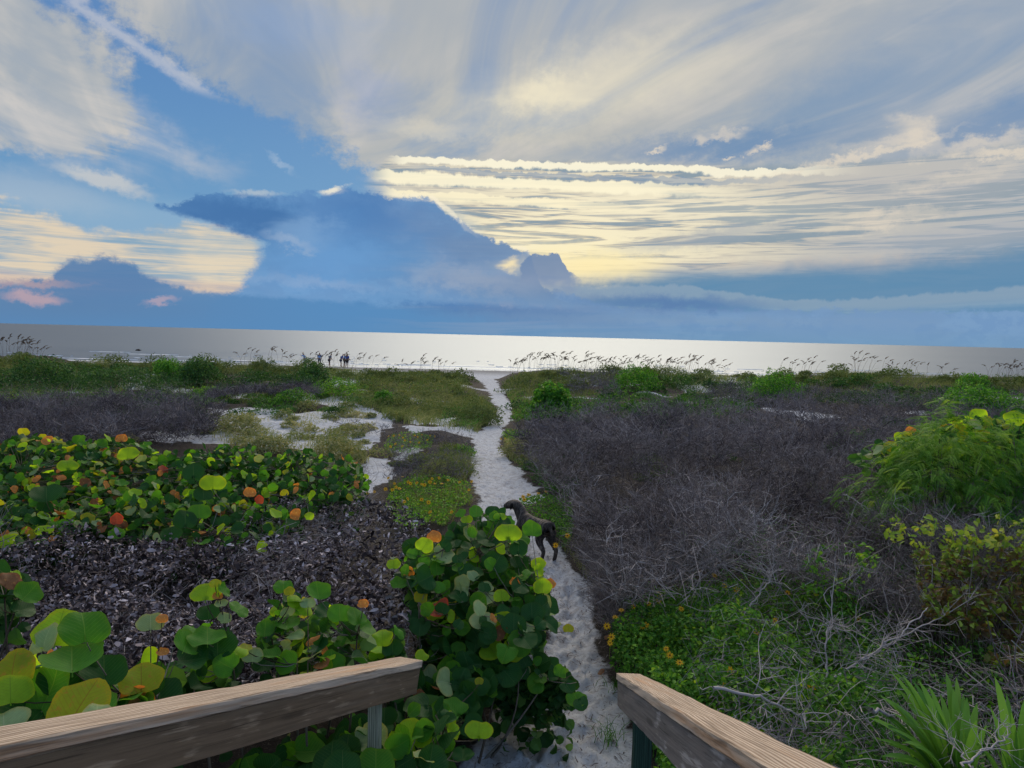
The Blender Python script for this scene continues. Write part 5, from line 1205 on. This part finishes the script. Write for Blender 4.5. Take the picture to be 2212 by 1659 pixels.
# feathery bush on the right
def frond_tmpl(k=11):
    co = []; f4 = []; 
    for j in range(k):
        t = (j + 1) / k; y = t; z = -.35 * t * t
        for sgn in (-1, 1):
            L = .26 * (1 - .55 * t); i = len(co)
            co += [(0, y, z), (sgn * L * .5, y + .03, z - .01 + .02), (sgn * L, y + .05, z - .06), (sgn * L * .5, y + .10, z - .02)]; f4.append((i, i + 1, i + 2, i + 3))
    return np.array(co), [np.array(f4)]
FR = frond_tmpl()
def feathery(label, px, py, w, h, yd, n, tlo, thi, drop=0.0):
    c = Vector(at_y(px, py, yd)); rx = w / 2 * yd / FPX; rz = h / 2 * yd / FPX; cz = c.z - rz * .2
    g = Vector((c.x, c.y + rx * .4, float(hground(c.x, c.y)))); root = empty('feathery_shrub', g, label, 'shrub', 'feathery leaved shrubs on the right')
    a = rng.uniform(0, 6.28, n); u = rng.random(n) ** .7; r_ = np.sqrt(1 - u * u) * (.6 + .4 * rng.random(n))
    lump = 1 + .9 * fbm(np.cos(a) * 2, np.sin(a) * 2 + u * 2, 3, 17)
    p = np.stack([np.cos(a) * r_ * rx * lump, np.sin(a) * r_ * rx * .7 * lump + rx * .4 * 0, (cz - g.z) - rz * .9 + u * rz * 2.0 * lump - drop * (1 - u) * rng.random(n)], 1)
    M = rotm(rng.normal(-.05, .30, n) + (1 - u) * -.35, rng.normal(0, .3, n), a - math.pi / 2 + rng.normal(0, 1.1, n))
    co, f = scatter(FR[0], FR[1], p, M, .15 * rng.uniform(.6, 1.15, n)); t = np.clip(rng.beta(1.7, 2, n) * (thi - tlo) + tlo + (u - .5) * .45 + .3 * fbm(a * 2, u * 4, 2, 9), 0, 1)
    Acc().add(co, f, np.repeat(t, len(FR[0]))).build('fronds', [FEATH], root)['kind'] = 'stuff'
    s = np.linspace(0, 1, 6)[:, None]; P = [s * (p[rng.integers(n)] * .95) + s * (1 - s) * np.array([rnd.gauss(0, .2), rnd.gauss(0, .2), .4]) for _ in range(40)]
    co, f = tubes(np.array(P), .014, .004, 4); Acc().add(co, f, np.repeat(rng.random(40), 24)).build('stem', [STEM], root)['kind'] = 'stuff'
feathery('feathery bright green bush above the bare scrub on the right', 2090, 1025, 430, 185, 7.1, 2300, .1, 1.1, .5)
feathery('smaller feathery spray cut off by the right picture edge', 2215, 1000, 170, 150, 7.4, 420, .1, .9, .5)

# near right: brown and yellow leaved shrub
def crown_px(label, name, poly, ydep, n, leaf, mat, tfun, cat='shrub', group=None, jit=.3, tm=LEAF5, twigs=40, thick=.006):
    q = samp(poly, n); pt, yt, pb, yb = ydep; y = np.interp(q[:, 1], [pt, pb], [yt, yb]) + rng.exponential(jit, n)
    p = unproj_y(q, y); m = fbm(p[:, 0] * 3.5, p[:, 2] * 3.5 + p[:, 1] * 2, 3, 23) + rng.normal(0, .06, n) > -.02; p = p[m]; q = q[m]; n = len(p)
    p[:, 2] = np.maximum(p[:, 2], hground(p[:, 0], p[:, 1]) + .02)
    cx, cy = p[:, 0].mean(), p[:, 1].mean(); base = Vector((cx, cy, float(hground(cx, cy)))); root = empty(name, base, label, cat, group)
    M = rotm(rng.normal(-.5, .6, n), rng.normal(0, .6, n), rng.uniform(0, 6.28, n)); co, f = scatter(tm[0], tm[1], p, M, leaf * rng.uniform(.5, 1.2, n))
    Acc().add(co, f, np.repeat(np.clip(tfun(q, n), 0, 1), len(tm[0]))).build('foliage', [mat], root, offset=base)['kind'] = 'stuff'
    s = np.linspace(0, 1, 6)[:, None]; P = []
    b = np.array(base)
    for k in range(twigs):
        e = p[rng.integers(n)]; ft = b + (e - b) * np.array([.5, .5, 0]); P.append(ft * (1 - s) + e * s + s * (1 - s) * np.array([rnd.gauss(0, .25), rnd.gauss(0, .2), .2]))
    co, f = tubes(np.array(P), thick, thick * .3, 4); Acc().add(co, f, np.repeat(rng.random(twigs), 24)).build('stem', [STEM], root, offset=base)['kind'] = 'stuff'
crown_px('tall shrub of brown and yellow green leaves at the right picture edge', 'mottled_shrub', [(1985, 1280), (1970, 1200), (2005, 1160), (2025, 1240), (2050, 1130), (2075, 1215), (2100, 1150), (2125, 1225), (2155, 1105), (2185, 1200), (2240, 1130), (2240, 1440), (2140, 1440), (2080, 1370), (2000, 1330), (1980, 1260)], (1105, 5.6, 1450, 4.3), 6000, .030, BROWNL,
         lambda q, n: rng.beta(1.3, 1.9, n) * .8 + .08 + np.clip((1230 - q[:, 1]) / 110, 0, 1) * .45, jit=.45, twigs=90)
crown_px('leafy green sprigs growing up through the near bare twigs', 'sprouting_shrub', [(1760, 1180), (1860, 1165), (1900, 1200), (1880, 1290), (1800, 1330), (1740, 1300), (1720, 1240)], (1165, 6.0, 1330, 5.3), 800, .028, GREEN, lambda q, n: rng.beta(1.5, 1.5, n) * .9 + .1, jit=.3, twigs=30, thick=.004)
crown_px('yellow green leaved sprigs between the feathery bush and mottled shrub', 'sprouting_shrub', [(1900, 1140), (1935, 1112), (1960, 1150), (2010, 1108), (2050, 1150), (2110, 1125), (2160, 1160), (2210, 1110), (2230, 1180), (2060, 1190), (1930, 1175)], (1105, 5.9, 1190, 5.2), 420, .034, BROWNL, lambda q, n: .62 + rng.beta(1.5, 1.5, n) * .38, jit=.2, twigs=30, thick=.004)
crown_px('tangled olive herb mixed into the sea grape beside the path', 'olive_herb', [(930, 1190), (1010, 1140), (1100, 1170), (1110, 1240), (1040, 1290), (950, 1260)], (1140, 5.9, 1290, 5.4), 1500, .020, GRASS, lambda q, n: rng.beta(1.5, 2, n) * .8, jit=.25, twigs=30, thick=.003)

# strap leaved lily at the lower right
def strap_plant(label, px, py, yd, specs, width=.044):
    b = Vector(at_y(px, py, yd)); b.z = max(b.z - .25, float(hground(b.x, b.y))); root = empty('strap_leaf_plant', b, label, 'plant', 'strap leaved plants by the right handrail')
    for (tx, ty, dy, t) in specs:
        tip = np.array(at_y(tx, ty, yd + dy)) - np.array(b); L = np.linalg.norm(tip); s = np.linspace(0, 1, 9)
        P = np.outer(s, tip) + np.outer(np.sin(s * math.pi), [0, 0, .10 * L]) + np.outer(s ** 3, [0, 0, -.07 * L])
        T = np.gradient(P, axis=0); side = np.cross(T, [0, -.4, 1]); side /= np.linalg.norm(side, axis=1, keepdims=True); nrm = np.cross(side, T); nrm /= np.linalg.norm(nrm, axis=1, keepdims=True)
        w = width * rnd.uniform(.75, 1.15) * np.clip(np.sin(np.clip(s * .9 + .12, 0, 1) * math.pi) ** .55, .04, 1); 
        co = np.stack([P - side * w[:, None] / 2 + nrm * w[:, None] * .16, P, P + side * w[:, None] / 2 + nrm * w[:, None] * .16], 1).reshape(-1, 3)
        i = np.arange(8) * 3; f = np.concatenate([np.stack([i, i + 1, i + 4, i + 3], 1), np.stack([i + 1, i + 2, i + 5, i + 4], 1)])
        Acc().add(co, [f], t).build('leaf', [STRAP], root, True)
sp1 = [(1925, 1430, .3, .7), (1950, 1438, .3, .8), (1985, 1450, .2, .5), (2010, 1470, .3, .5), (2045, 1432, .4, .4), (2060, 1470, .3, .6), (1900, 1480, .1, .6), (1880, 1530, 0, .9), (1895, 1575, -.1, .4), (1870, 1500, .1, .3), (1930, 1520, 0, .6), (1960, 1500, 0, .3), (2030, 1520, 0, .7), (2090, 1490, .2, .4), (2110, 1540, 0, .5), (1905, 1610, -.2, .3), (1940, 1470, .3, .5), (1975, 1480, .2, .8), (2000, 1500, 0, .9), (1920, 1550, -.1, .5), (2060, 1540, -.1, .35), (1955, 1580, -.2, .6)]
strap_plant('clump of bright green strap leaves fanning out at the lower right', 2080, 1650, 3.1, sp1 + [(a + 22, b + 12, c, 1 - d) for a, b, c, d in sp1])
strap_plant('second strap leaved clump at the right picture edge with a leaf standing high', 2200, 1670, 3.1, [(2150, 1440, .2, .7), (2185, 1520, 0, .5), (2130, 1560, -.1, .6), (2215, 1490, .1, .4), (2240, 1540, 0, .3), (2160, 1600, -.1, .3), (2140, 1510, .1, .5), (2120, 1600, -.1, .7), (2195, 1560, 0, .6), (2230, 1470, .2, .4), (2100, 1580, 0, .4), (2175, 1480, .2, .3)])
for lab, px, py, yd, sc_ in (('grass tuft on the sand beside the right handrail end', 1315, 1600, 3.95, 1.0), ('smaller grass tuft at the bend of the sand by the walkover', 1180, 1510, 4.3, .7), ('thin grass tuft beside the path edge above the right handrail', 1330, 1490, 4.4, .6)):
    b = gpt(px, py); root = empty('grass_tuft', b, lab, 'grass tuft', 'grass tufts on the sandy path'); n = 46
    a = rng.uniform(0, 6.28, n); l = rng.uniform(.10, .30, n) * sc_; s = np.linspace(0, 1, 6)[None, :, None]; d = np.stack([np.cos(a), np.sin(a), np.zeros(n)], 1)
    P = rng.normal(0, .05, (n, 1, 3)) * np.array([1, 1, 0]) + np.array([0, 0, 1.]) * (s - .45 * s ** 2.5) * l[:, None, None] + d[:, None] * s ** 1.6 * (l * .6)[:, None, None]
    co, f = ribbons(P, .0055, .001); Acc().add(co, f, np.repeat(rng.uniform(0, .6, n), 12)).build('blades', [GREEN], root)['kind'] = 'stuff'

# dead branches that stand out
def branch(label, pts, r0, kids=14, seed=0, tint=.8, Lk=.35):
    """pts: (px,py,distance)"""
    P = np.array([list(at_y(a, b, c)) for a, b, c in pts]); base = Vector((P[0][0], P[0][1], P[0][2]))
    root = empty('dead_branch', base, label, 'branch', 'bare branches standing out of the scrub')
    t = np.linspace(0, 1, len(P)); tt = np.linspace(0, 1, 26); Q = np.stack([np.interp(tt, t, P[:, k]) for k in range(3)], 1)
    for k in range(3): Q[:, k] = np.convolve(np.pad(Q[:, k], 2, 'edge'), np.ones(5) / 5, 'valid')
    Q += .012 * np.stack([fbm(tt * 9, tt * 0 + seed + k, 3, 70 + k) for k in range(3)], 1) * 2
    co, f = tubes(Q[None], r0, r0 * .35, 6); Acc().add(co, f, tint).build('limb', [TWIG], root, True, offset=base)
    A_ = Acc(); R_ = random.Random(seed)
    main = (Q[-1] - Q[0]); main /= np.linalg.norm(main)
    for k in range(kids):
        i = R_.randrange(5, 25); d = main * R_.uniform(.2, 1) + np.array([R_.gauss(0, .6), R_.gauss(0, .5), R_.gauss(.25, .5)]); d /= np.linalg.norm(d); L = Lk * R_.uniform(.4, 1.1)
        s = np.linspace(0, 1, 8)[:, None]; kk = np.array([R_.gauss(0, .14) for _ in range(3)]); K = Q[i] + d * s * L + kk * np.sin(s * 5) * L
        co, f = tubes(K[None], r0 * .45, r0 * .15, 4); A_.add(co, f, tint)
        for j in range(3):
            e = d + np.array([R_.gauss(0, .7), R_.gauss(0, .6), R_.gauss(0, .6)]); e /= np.linalg.norm(e); o_ = K[R_.randrange(2, 7)]; K2 = o_ + e * s * L * .45 + kk * s * s * .4 * L
            co, f = tubes(K2[None], r0 * .25, r0 * .1, 3); A_.add(co, f, tint)
    A_.build('side_twigs', [TWIG], root, True, offset=base)['kind'] = 'stuff'
def z8(l, yd): return [(1271.9 + a / 2.353, 1106 + b / 2.353, yd + i * .08) for i, (a, b) in enumerate(l)]
branch('long pale branch rising to the right over the near ground cover', z8([(1230, 860), (1330, 790), (1460, 700), (1580, 630), (1680, 530), (1730, 480)], 4.3), .008, 14, 1, .85)
branch('long thin branch leaning right towards the mottled shrub', z8([(1380, 770), (1520, 670), (1680, 590), (1860, 500), (1980, 450)], 4.6), .007, 16, 2, .8)
branch('upright grey dead stem with forked twigs amid the ground cover', z8([(1200, 900), (1210, 780), (1200, 640), (1240, 560), (1230, 380)], 4.4), .008, 14, 3, .85)
branch('weathered branch slanting up left from the green cover to the brown thicket', z8([(760, 560), (850, 440), (910, 360), (930, 310)], 5.4), .008, 10, 4, .85)
branch('bent pale branch low over the right handrail with an orange brown end', z8([(610, 890), (800, 920), (960, 980), (1080, 1040), (1130, 1110), (1160, 1230)], 3.6), .009, 10, 5, .9)
branch('dead stem arching out of the strap leaves', z8([(1430, 1000), (1530, 1030), (1620, 1110), (1700, 1230)], 3.1), .008, 8, 6, .75)
branch('cluster of curled white twigs at the bottom right corner', z8([(1900, 1301), (1960, 1240), (2040, 1190), (2110, 1160), (2150, 1080)], 2.7), .005, 12, 7, .85, .2)
branch('second cluster of curled white twigs left of the corner one', z8([(1960, 1320), (1900, 1230), (1840, 1180), (1810, 1100)], 2.75), .0045, 10, 8, .8, .18)
branch('pale forked branch at the left edge of the thicket beside the path', z8([(90, 170), (100, 120), (140, 210), (200, 170)], 6.6), .010, 12, 9, .9)
branch('long grey branch lying across the thicket front', z8([(400, 360), (520, 290), (640, 230), (700, 180), (760, 90)], 6.2), .010, 16, 10, .85)
branch('grey branch arching over the thicket towards the green sprigs', z8([(700, 180), (840, 200), (980, 260), (1120, 300)], 6.2), .007, 14, 11, .8)
branch('pale dead stick lying above the thicket left of the feathery bush', [(1890, 1105, 7.2), (1860, 1090, 7.2), (1840, 1075, 7.3), (1820, 1068, 7.3)][::-1], .007, 4, 12, .85, .15)
branch('upright bare stem amid the brown thicket centre', z8([(530, 360), (510, 250), (580, 160), (620, 200), (630, 130)], 6.4), .007, 16, 13, .8)
for lab, px, py, s_, k in (('reddish brown fallen leaf on the sand below the trailing branch', 1172, 1516, .10, 'b'), ('brown fallen leaf standing on the sand near the right handrail', 1291, 1460, .07, 'b'), ('dry pinkish leaf at the path edge far up', 1305, 1385, .06, 'b')):
    v = gpt(px, py); o = obj('fallen_leaf', LEAVES[k][rnd.randrange(6)], None); o.matrix_world = Matrix.Translation(v + Vector((0, 0, .03))) @ Euler((R(25), R(15), R(40 + px))).to_matrix().to_4x4() @ Matrix.Scale(s_, 4)
    tag(o, lab, 'leaf', 'fallen leaves on the sand')

# ------------------------------------------------------------------ sea oats on the crest
def oat_mesh(seed):
    rr = random.Random(seed); A_ = Acc(); H = rr.uniform(.95, 1.35); lean = rr.uniform(-.16, .24); s = np.linspace(0, 1, 8)
    P = np.stack([lean * s ** 2 * H, .05 * rr.uniform(-1, 1) * s, s * H - .05 * s ** 4], 1); co, f = tubes(P[None], .005, .003, 3); A_.add(co, f)
    tip = P[-1]; L = rr.uniform(.20, .34); sg = 1 if lean > 0 else -1
    for k in range(16):
        t = k / 15; b = tip + np.array([sg * .10 * t * t * 1.4 + lean * t * L, 0, L * (t - .5 * t * t * .8)]) - np.array([0, 0, .10])
        a = rr.uniform(0, 6.28); d = np.array([math.cos(a) * .5 + sg * .2, math.sin(a) * .5, rr.uniform(-.1, .9)]); d /= np.linalg.norm(d); l = .075 * (1 - .5 * t)
        K = np.array([b, b + d * l * .6, b + d * l + np.array([sg * .01, 0, -.01])]); co, f = tubes(K[None], .017, .006, 3); A_.add(co, f)
    o = A_.build('stalk', [OAT]); me = o.data; bpy.data.objects.remove(o); return me
OATS = [oat_mesh(i) for i in range(9)]
zones = [('sea oats clump with reddish seed heads on the far left crest', 'sea oats on the far left crest', [(10, 1.1), (28, 1.1), (45, 1.1), (62, 1.0), (78, .9)], 7),
         ('thin sea oats on the crest left of the people on the beach', 'sea oats left of the people', [(525, .95), (536, .9), (586, 1.05), (604, 1.05), (625, .85)], 3),
         ('sea oats standing in front of the people on the beach', 'sea oats by the people', [(678, .9), (697, 1.0), (712, 1.05), (735, .95), (760, .9), (795, .95)], 4),
         ('sparse sea oats on the crest just left of the path gap', 'sea oats left of the gap', [(884, .85), (905, .95), (922, .95), (944, .95), (962, .85)], 4),
         ('sea oats clump in the dense row right of the path gap', 'dense row of sea oats', [(1108, .9), (1125, .95), (1148, .95), (1170, 1), (1192, 1.05), (1208, 1.0), (1228, 1.0), (1248, .95), (1270, 1.0), (1292, .95), (1312, .95), (1335, .95), (1358, .95), (1380, 1), (1402, .95), (1425, .95), (1445, .95), (1468, .95), (1490, 1), (1512, .95), (1538, .85)], 7),
         ('scattered sea oats on the right crest', 'scattered sea oats', [(1572, .7), (1690, .95), (1712, .9), (1735, 1), (1755, .9), (1830, .85), (1848, 1), (1862, 1.05), (1880, .9), (1915, .85), (1950, .85), (1990, .85), (2040, .75)], 4),
         ('sea oats clump near the right picture edge', 'sea oats near the right edge', [(2140, .8), (2165, .9), (2185, .9), (2205, .95)], 5)]
for lab, grp, lst, k in zones:
    for (px, hs) in lst:
        y = rnd.uniform(43.5, 46.0); x = at_y(px, 800, y).x; g = Vector((x, y, float(hground(x, y)) - .03)); root = empty('sea_oats', g, lab, 'sea oats', grp)
        for j in range(k + rnd.randrange(-1, 2)):
            obj('stalk', OATS[rnd.randrange(9)], root, mat=Matrix.Translation((rnd.gauss(0, .22), rnd.gauss(0, .3), 0)) @ Euler((rnd.gauss(0, .10), rnd.gauss(0, .13), rnd.gauss(0, .5))).to_matrix().to_4x4() @ Matrix.Diagonal((1.25, 1.25, hs * rnd.uniform(.8, 1.1), 1)))

# ------------------------------------------------------------------ figures (skin modifier over a skeleton)
def skin(name, verts, edges, rad, mat, parent=None, root=0, sub=2):
    me = bpy.data.meshes.new(name); me.from_pydata([tuple(v) for v in verts], edges, []); me.materials.append(mat)
    o = bpy.data.objects.new(name, me); C.objects.link(o)
    if parent: o.parent = parent
    sk = o.modifiers.new('skin', 'SKIN'); sk.use_smooth_shade = True
    me_l = me.skin_vertices[0] if me.skin_vertices else None
    for i, r in enumerate(rad):
        rr_ = r if isinstance(r, tuple) else (r, r)
        me.skin_vertices[0].data[i].radius = rr_; me.skin_vertices[0].data[i].use_root = (i == root)
    sb = o.modifiers.new('sub', 'SUBSURF'); sb.levels = sub; sb.render_levels = sub
    return o
def fur_mat():
    m, t = new_mat('brindle_fur'); tc = objco()
    mp = t.nodes.new('ShaderNodeMapping'); mp.inputs['Scale'].default_value = (26, 7, 6); t.links.new(tc.s, mp.inputs[0])
    n = noise3(V(mp.outputs[0]), 1, 4, .65, 1.0); n2 = noise3(tc, 160, 2)
    col = mixl(sstep(.42, .64, n), (.030, .026, .025), (.17, .14, .12)); col = mixl(sstep(.5, .7, n2) * .5, col, (.15, .13, .12))
    finish(col, .75, .25, n2 + n, .5, .006); return m
def dog():
    hind = gpt(1184, 1212); front = gpt(1133, 1199)
    d = (front - hind); d.z = 0; L = d.length; ang = math.atan2(d.y, d.x)
    # body frame : x forward, y left, z up ; origin on the ground under the hind feet
    g = hind.copy(); g.z = float(hground(hind.x, hind.y))
    ang = R(127); root = empty('dog', g, 'dark brindle dog standing on the sandy path, looking away to the left', 'dog', rz=ang)
    FUR = fur_mat(); k = .93
    Lb = .60
    Vv = [(.10, 0, .50), (.03, 0, .52), (.22, 0, .475), (.36, 0, .455), (.48, 0, .475), (.58, 0, .50),        # pelvis rump loin ribs chest withers
          (.655, .005, .575), (.70, .02, .65), (.745, .045, .685), (.81, .095, .665), (.855, .125, .635), (.885, .145, .622),  # neck .. skull, stop, muzzle, nose
          (.07, .075, .42), (.13, .085, .29), (.00, .085, .165), (.035, .085, .045), (.075, .085, .018),      # near hind: hip stifle hock pastern paw
          (.05, -.075, .42), (.05, -.085, .30), (-.07, -.085, .175), (-.045, -.085, .045), (-.005, -.085, .018),
          (.57, .08, .38), (.53, .085, .27), (.56, .085, .15), (.56, .085, .04), (.60, .085, .018),               # near fore
          (.57, -.08, .38), (.55, -.085, .27), (.60, -.085, .15), (.61, -.085, .04), (.65, -.085, .018),
          (-.03, 0, .49), (-.075, .0, .41), (-.10, .005, .30), (-.115, .01, .20)]                               # tail
    Ed = [(0, 1), (0, 2), (2, 3), (3, 4), (4, 5), (5, 6), (6, 7), (7, 8), (8, 9), (9, 10), (10, 11), (0, 12), (12, 13), (13, 14), (14, 15), (15, 16), (0, 17), (17, 18), (18, 19), (19, 20), (20, 21),
          (4, 22), (22, 23), (23, 24), (24, 25), (25, 26), (4, 27), (27, 28), (28, 29), (29, 30), (30, 31), (1, 32), (32, 33), (33, 34), (34, 35)]
    Ra = [(.088, .098), (.070, .08), (.080, .092), (.092, .115), (.098, .135), (.085, .105), (.082, .095), (.078, .085), (.080, .078), (.064, .062), (.044, .042), (.032, .030),
          (.068, .085), (.044, .050), (.022, .026), (.020, .022), (.028, .018), (.068, .085), (.044, .050), (.022, .026), (.020, .022), (.028, .018),
          (.046, .058), (.034, .038), (.025, .027), (.021, .022), (.028, .018), (.046, .058), (.034, .038), (.025, .027), (.021, .022), (.028, .018),
          .026, .022, .017, .010]
    b = skin('body', [Vector(v) * k for v in Vv], Ed, [tuple(a * k * (1.28 if (12 <= i <= 31) else 1.06) for a in r) if isinstance(r, tuple) else r * k for i, r in enumerate(Ra)], FUR, root)
    dk, t_ = new_mat('dark_ear'); finish(rgbl((.015, .012, .012)), .7, .2)
    for sgn, (x, y, z) in ((1, (.715, .115, .715)), (-1, (.79, .0, .725))):
        e = skin('ear', [Vector((0, 0, 0)), Vector((-.012, sgn * .022, -.035)), Vector((-.008, sgn * .030, -.095))], [(0, 1), (1, 2)], [(.020, .03), (.014, .042), (.008, .022)], dk, root); e.location = Vector((x, y, z)) * k
    n = skin('nose', [Vector((0, 0, 0)), Vector((.008, .012, 0))], [(0, 1)], [.016, .014], dk, root); n.location = Vector((.905, .152, .628)) * k
    for sgn, loc in ((1, (.79, .145, .70)), (-1, (.83, .06, .70))):
        e = skin('eye', [Vector((0, 0, 0)), Vector((.004, .006, 0))], [(0, 1)], [.010, .009], dk, root, sub=1); e.location = Vector(loc) * k
dog()

def flat_mat(name, c, r=.8):
    m, t = new_mat(name); n = noise3(objco(), 14, 3); finish(mixl(n * .5, c, tuple(x * .6 for x in c)), r, .2); return m
SKINM = flat_mat('skin_tone', (.36, .20, .13), .6); HAIR = flat_mat('hair', (.03, .02, .015)); STRAW = flat_mat('straw_hat', (.48, .33, .15))
def person(label, px, py, dist, face, shirt, shorts, hat=False, bend=0.0, arm='down', dark_pack=False, lift=0.0):
    x = at_y(px, py, dist).x; g = Vector((x, dist, float(hground(x, dist)) + lift)); root = empty('person', g, label, 'person', 'people walking on the beach', rz=R(face))
    sM = flat_mat('shirt_cloth', shirt); pM = flat_mat('shorts_cloth', shorts)
    b = bend
    hip = .93; sh = (b * .45, 1.42 - b * .12); hd = (b * .62, 1.66 - b * .16)
    Vv = [(0, 0, hip), (b * .2, 0, 1.15), (sh[0], 0, sh[1]), (b * .52, 0, sh[1] + .10), (hd[0], 0, hd[1] - .07), (hd[0] + .01, 0, hd[1] + .02),
          (0, .10, .86), (.03, .11, .48), (-.02, .11, .09), (.10, .12, .04), (0, -.10, .86), (.06, -.11, .48), (.10, -.11, .09), (.22, -.12, .04),
          (sh[0], .19, sh[1] - .02), (sh[0] - .04, .24, 1.12), (sh[0] + .06, .24, .90), (sh[0] + .09, .24, .82), (sh[0], -.19, sh[1] - .02), (sh[0] + .02, -.24, 1.12), (sh[0] + .14, -.23, .92), (sh[0] + .18, -.22, .85)]
    if arm == 'up': Vv[15] = (sh[0] + .14, .24, 1.22); Vv[16] = (sh[0] + .30, .16, 1.34); Vv[17] = (sh[0] + .36, .12, 1.40)
    Ed = [(0, 1), (1, 2), (2, 3), (3, 4), (4, 5), (0, 6), (6, 7), (7, 8), (8, 9), (0, 10), (10, 11), (11, 12), (12, 13), (2, 14), (14, 15), (15, 16), (16, 17), (2, 18), (18, 19), (19, 20), (20, 21)]
    Ra = [(.15, .12), (.14, .11), (.15, .11), (.055, .055), (.085, .095), (.08, .09), .085, .06, .045, (.05, .03), .085, .06, .045, (.05, .03), .055, .045, .035, .04, .055, .045, .035, .04]
    skin('body', Vv, Ed, Ra, SKINM, root, sub=1)
    skin('shirt', [(0, 0, hip + .02), (b * .2, 0, 1.16), (sh[0], 0, sh[1]), (sh[0], .19, sh[1] - .02), Vv[15], (sh[0], -.19, sh[1] - .02), Vv[19]], [(0, 1), (1, 2), (2, 3), (3, 4), (2, 5), (5, 6)], [(.18, .15), (.17, .135), (.17, .13), .08, .065, .08, .065], sM, root, sub=1)
    skin('shorts', [(0, 0, hip), (0, .10, .84), (.02, .11, .52), (0, -.10, .84), (.045, -.11, .52)], [(0, 1), (1, 2), (0, 3), (3, 4)], [(.17, .14), .10, .095, .10, .095], pM, root, sub=1)
    if hat:
        h = skin('hat', [(hd[0], 0, hd[1] + .05), (hd[0], 0, hd[1] + .14)], [(0, 1)], [.10, .09], STRAW, root, sub=1)
        A_ = Acc(); a = np.linspace(0, 2 * math.pi, 17)[:-1]; co = [(hd[0] + .24 * math.cos(t), .24 * math.sin(t), hd[1] + .06) for t in a] + [(hd[0] + .08 * math.cos(t), .08 * math.sin(t), hd[1] + .09) for t in a]
        A_.add(co, [np.array([(i, (i + 1) % 16, 16 + (i + 1) % 16, 16 + i) for i in range(16)])]); A_.build('hat_brim', [STRAW], root)
    else: skin('hair', [(hd[0] - .02, 0, hd[1] + .05), (hd[0] - .04, 0, hd[1] - .02)], [(0, 1)], [(.095, .095), (.08, .08)], HAIR, root, sub=1)
    if dark_pack: skin('backpack', [(sh[0] - .20, 0, 1.12), (sh[0] - .20, 0, 1.36)], [(0, 1)], [(.12, .15), (.11, .14)], flat_mat('pack_cloth', (.03, .03, .035)), root, sub=1)
person('person in a straw hat and light blue top leaning forward, leftmost on the beach', 659, 780, 86, 160, (.30, .48, .80), (.35, .36, .42), hat=True, bend=.5, arm='up')
person('person in a loose light blue shirt seen from behind, second from the left', 690, 780, 87, 90, (.30, .48, .82), (.10, .11, .16), bend=.1)
person('person with a dark backpack between the two blue shirted walkers', 711, 780, 86, 20, (.20, .22, .28), (.06, .06, .08), bend=.45, dark_pack=True)
person('person in a deep blue shirt bending forward, left of the standing couple', 736, 780, 86, 10, (.10, .14, .45), (.06, .06, .12), bend=.5, dark_pack=True)
person('person with fair hair in a blue top, left one of the standing couple', 744.5, 780, 85, 200, (.20, .38, .75), (.05, .05, .07), bend=0)
person('taller person in a dark blue shirt, right one of the standing couple', 750, 780, 85.6, 240, (.08, .13, .45), (.05, .05, .07), bend=0)
# a bird low over the water
bm_, t_ = new_mat('bird_feathers'); finish(rgbl((.035, .033, .033)), .8, .1)
bp = at_y(298, 757, 60); root = empty('bird', bp, 'dark bird gliding low over the sea on the left', 'bird', rz=R(20))
skin('body', [(-.22, 0, 0), (-.08, 0, .01), (.10, 0, .0), (.20, 0, .03), (.29, 0, .02)], [(0, 1), (1, 2), (2, 3), (3, 4)], [(.03, .015), (.06, .05), (.065, .055), (.035, .035), (.012, .012)], bm_, root, sub=1)
for sgn in (-1, 1):
    A_ = Acc(); co = []
    for t, ch, z in ((0, .17, 0), (.3, .18, .07), (.6, .13, .08), (.85, .08, .03), (1.0, .02, -.01)):
        for u, dz in ((.5, 0), (0, .018), (-.5, 0), (0, -.006)): co.append((.05 - .14 * t * t + ch * u, sgn * (.04 + .62 * t), .03 + z + dz))
    i = np.arange(16); q = [(4 * a + b, 4 * a + (b + 1) % 4, 4 * a + 4 + (b + 1) % 4, 4 * a + 4 + b) for a in range(4) for b in range(4)]
    A_.add(co, [np.array(q)]); A_.build('wing', [bm_], root, True)
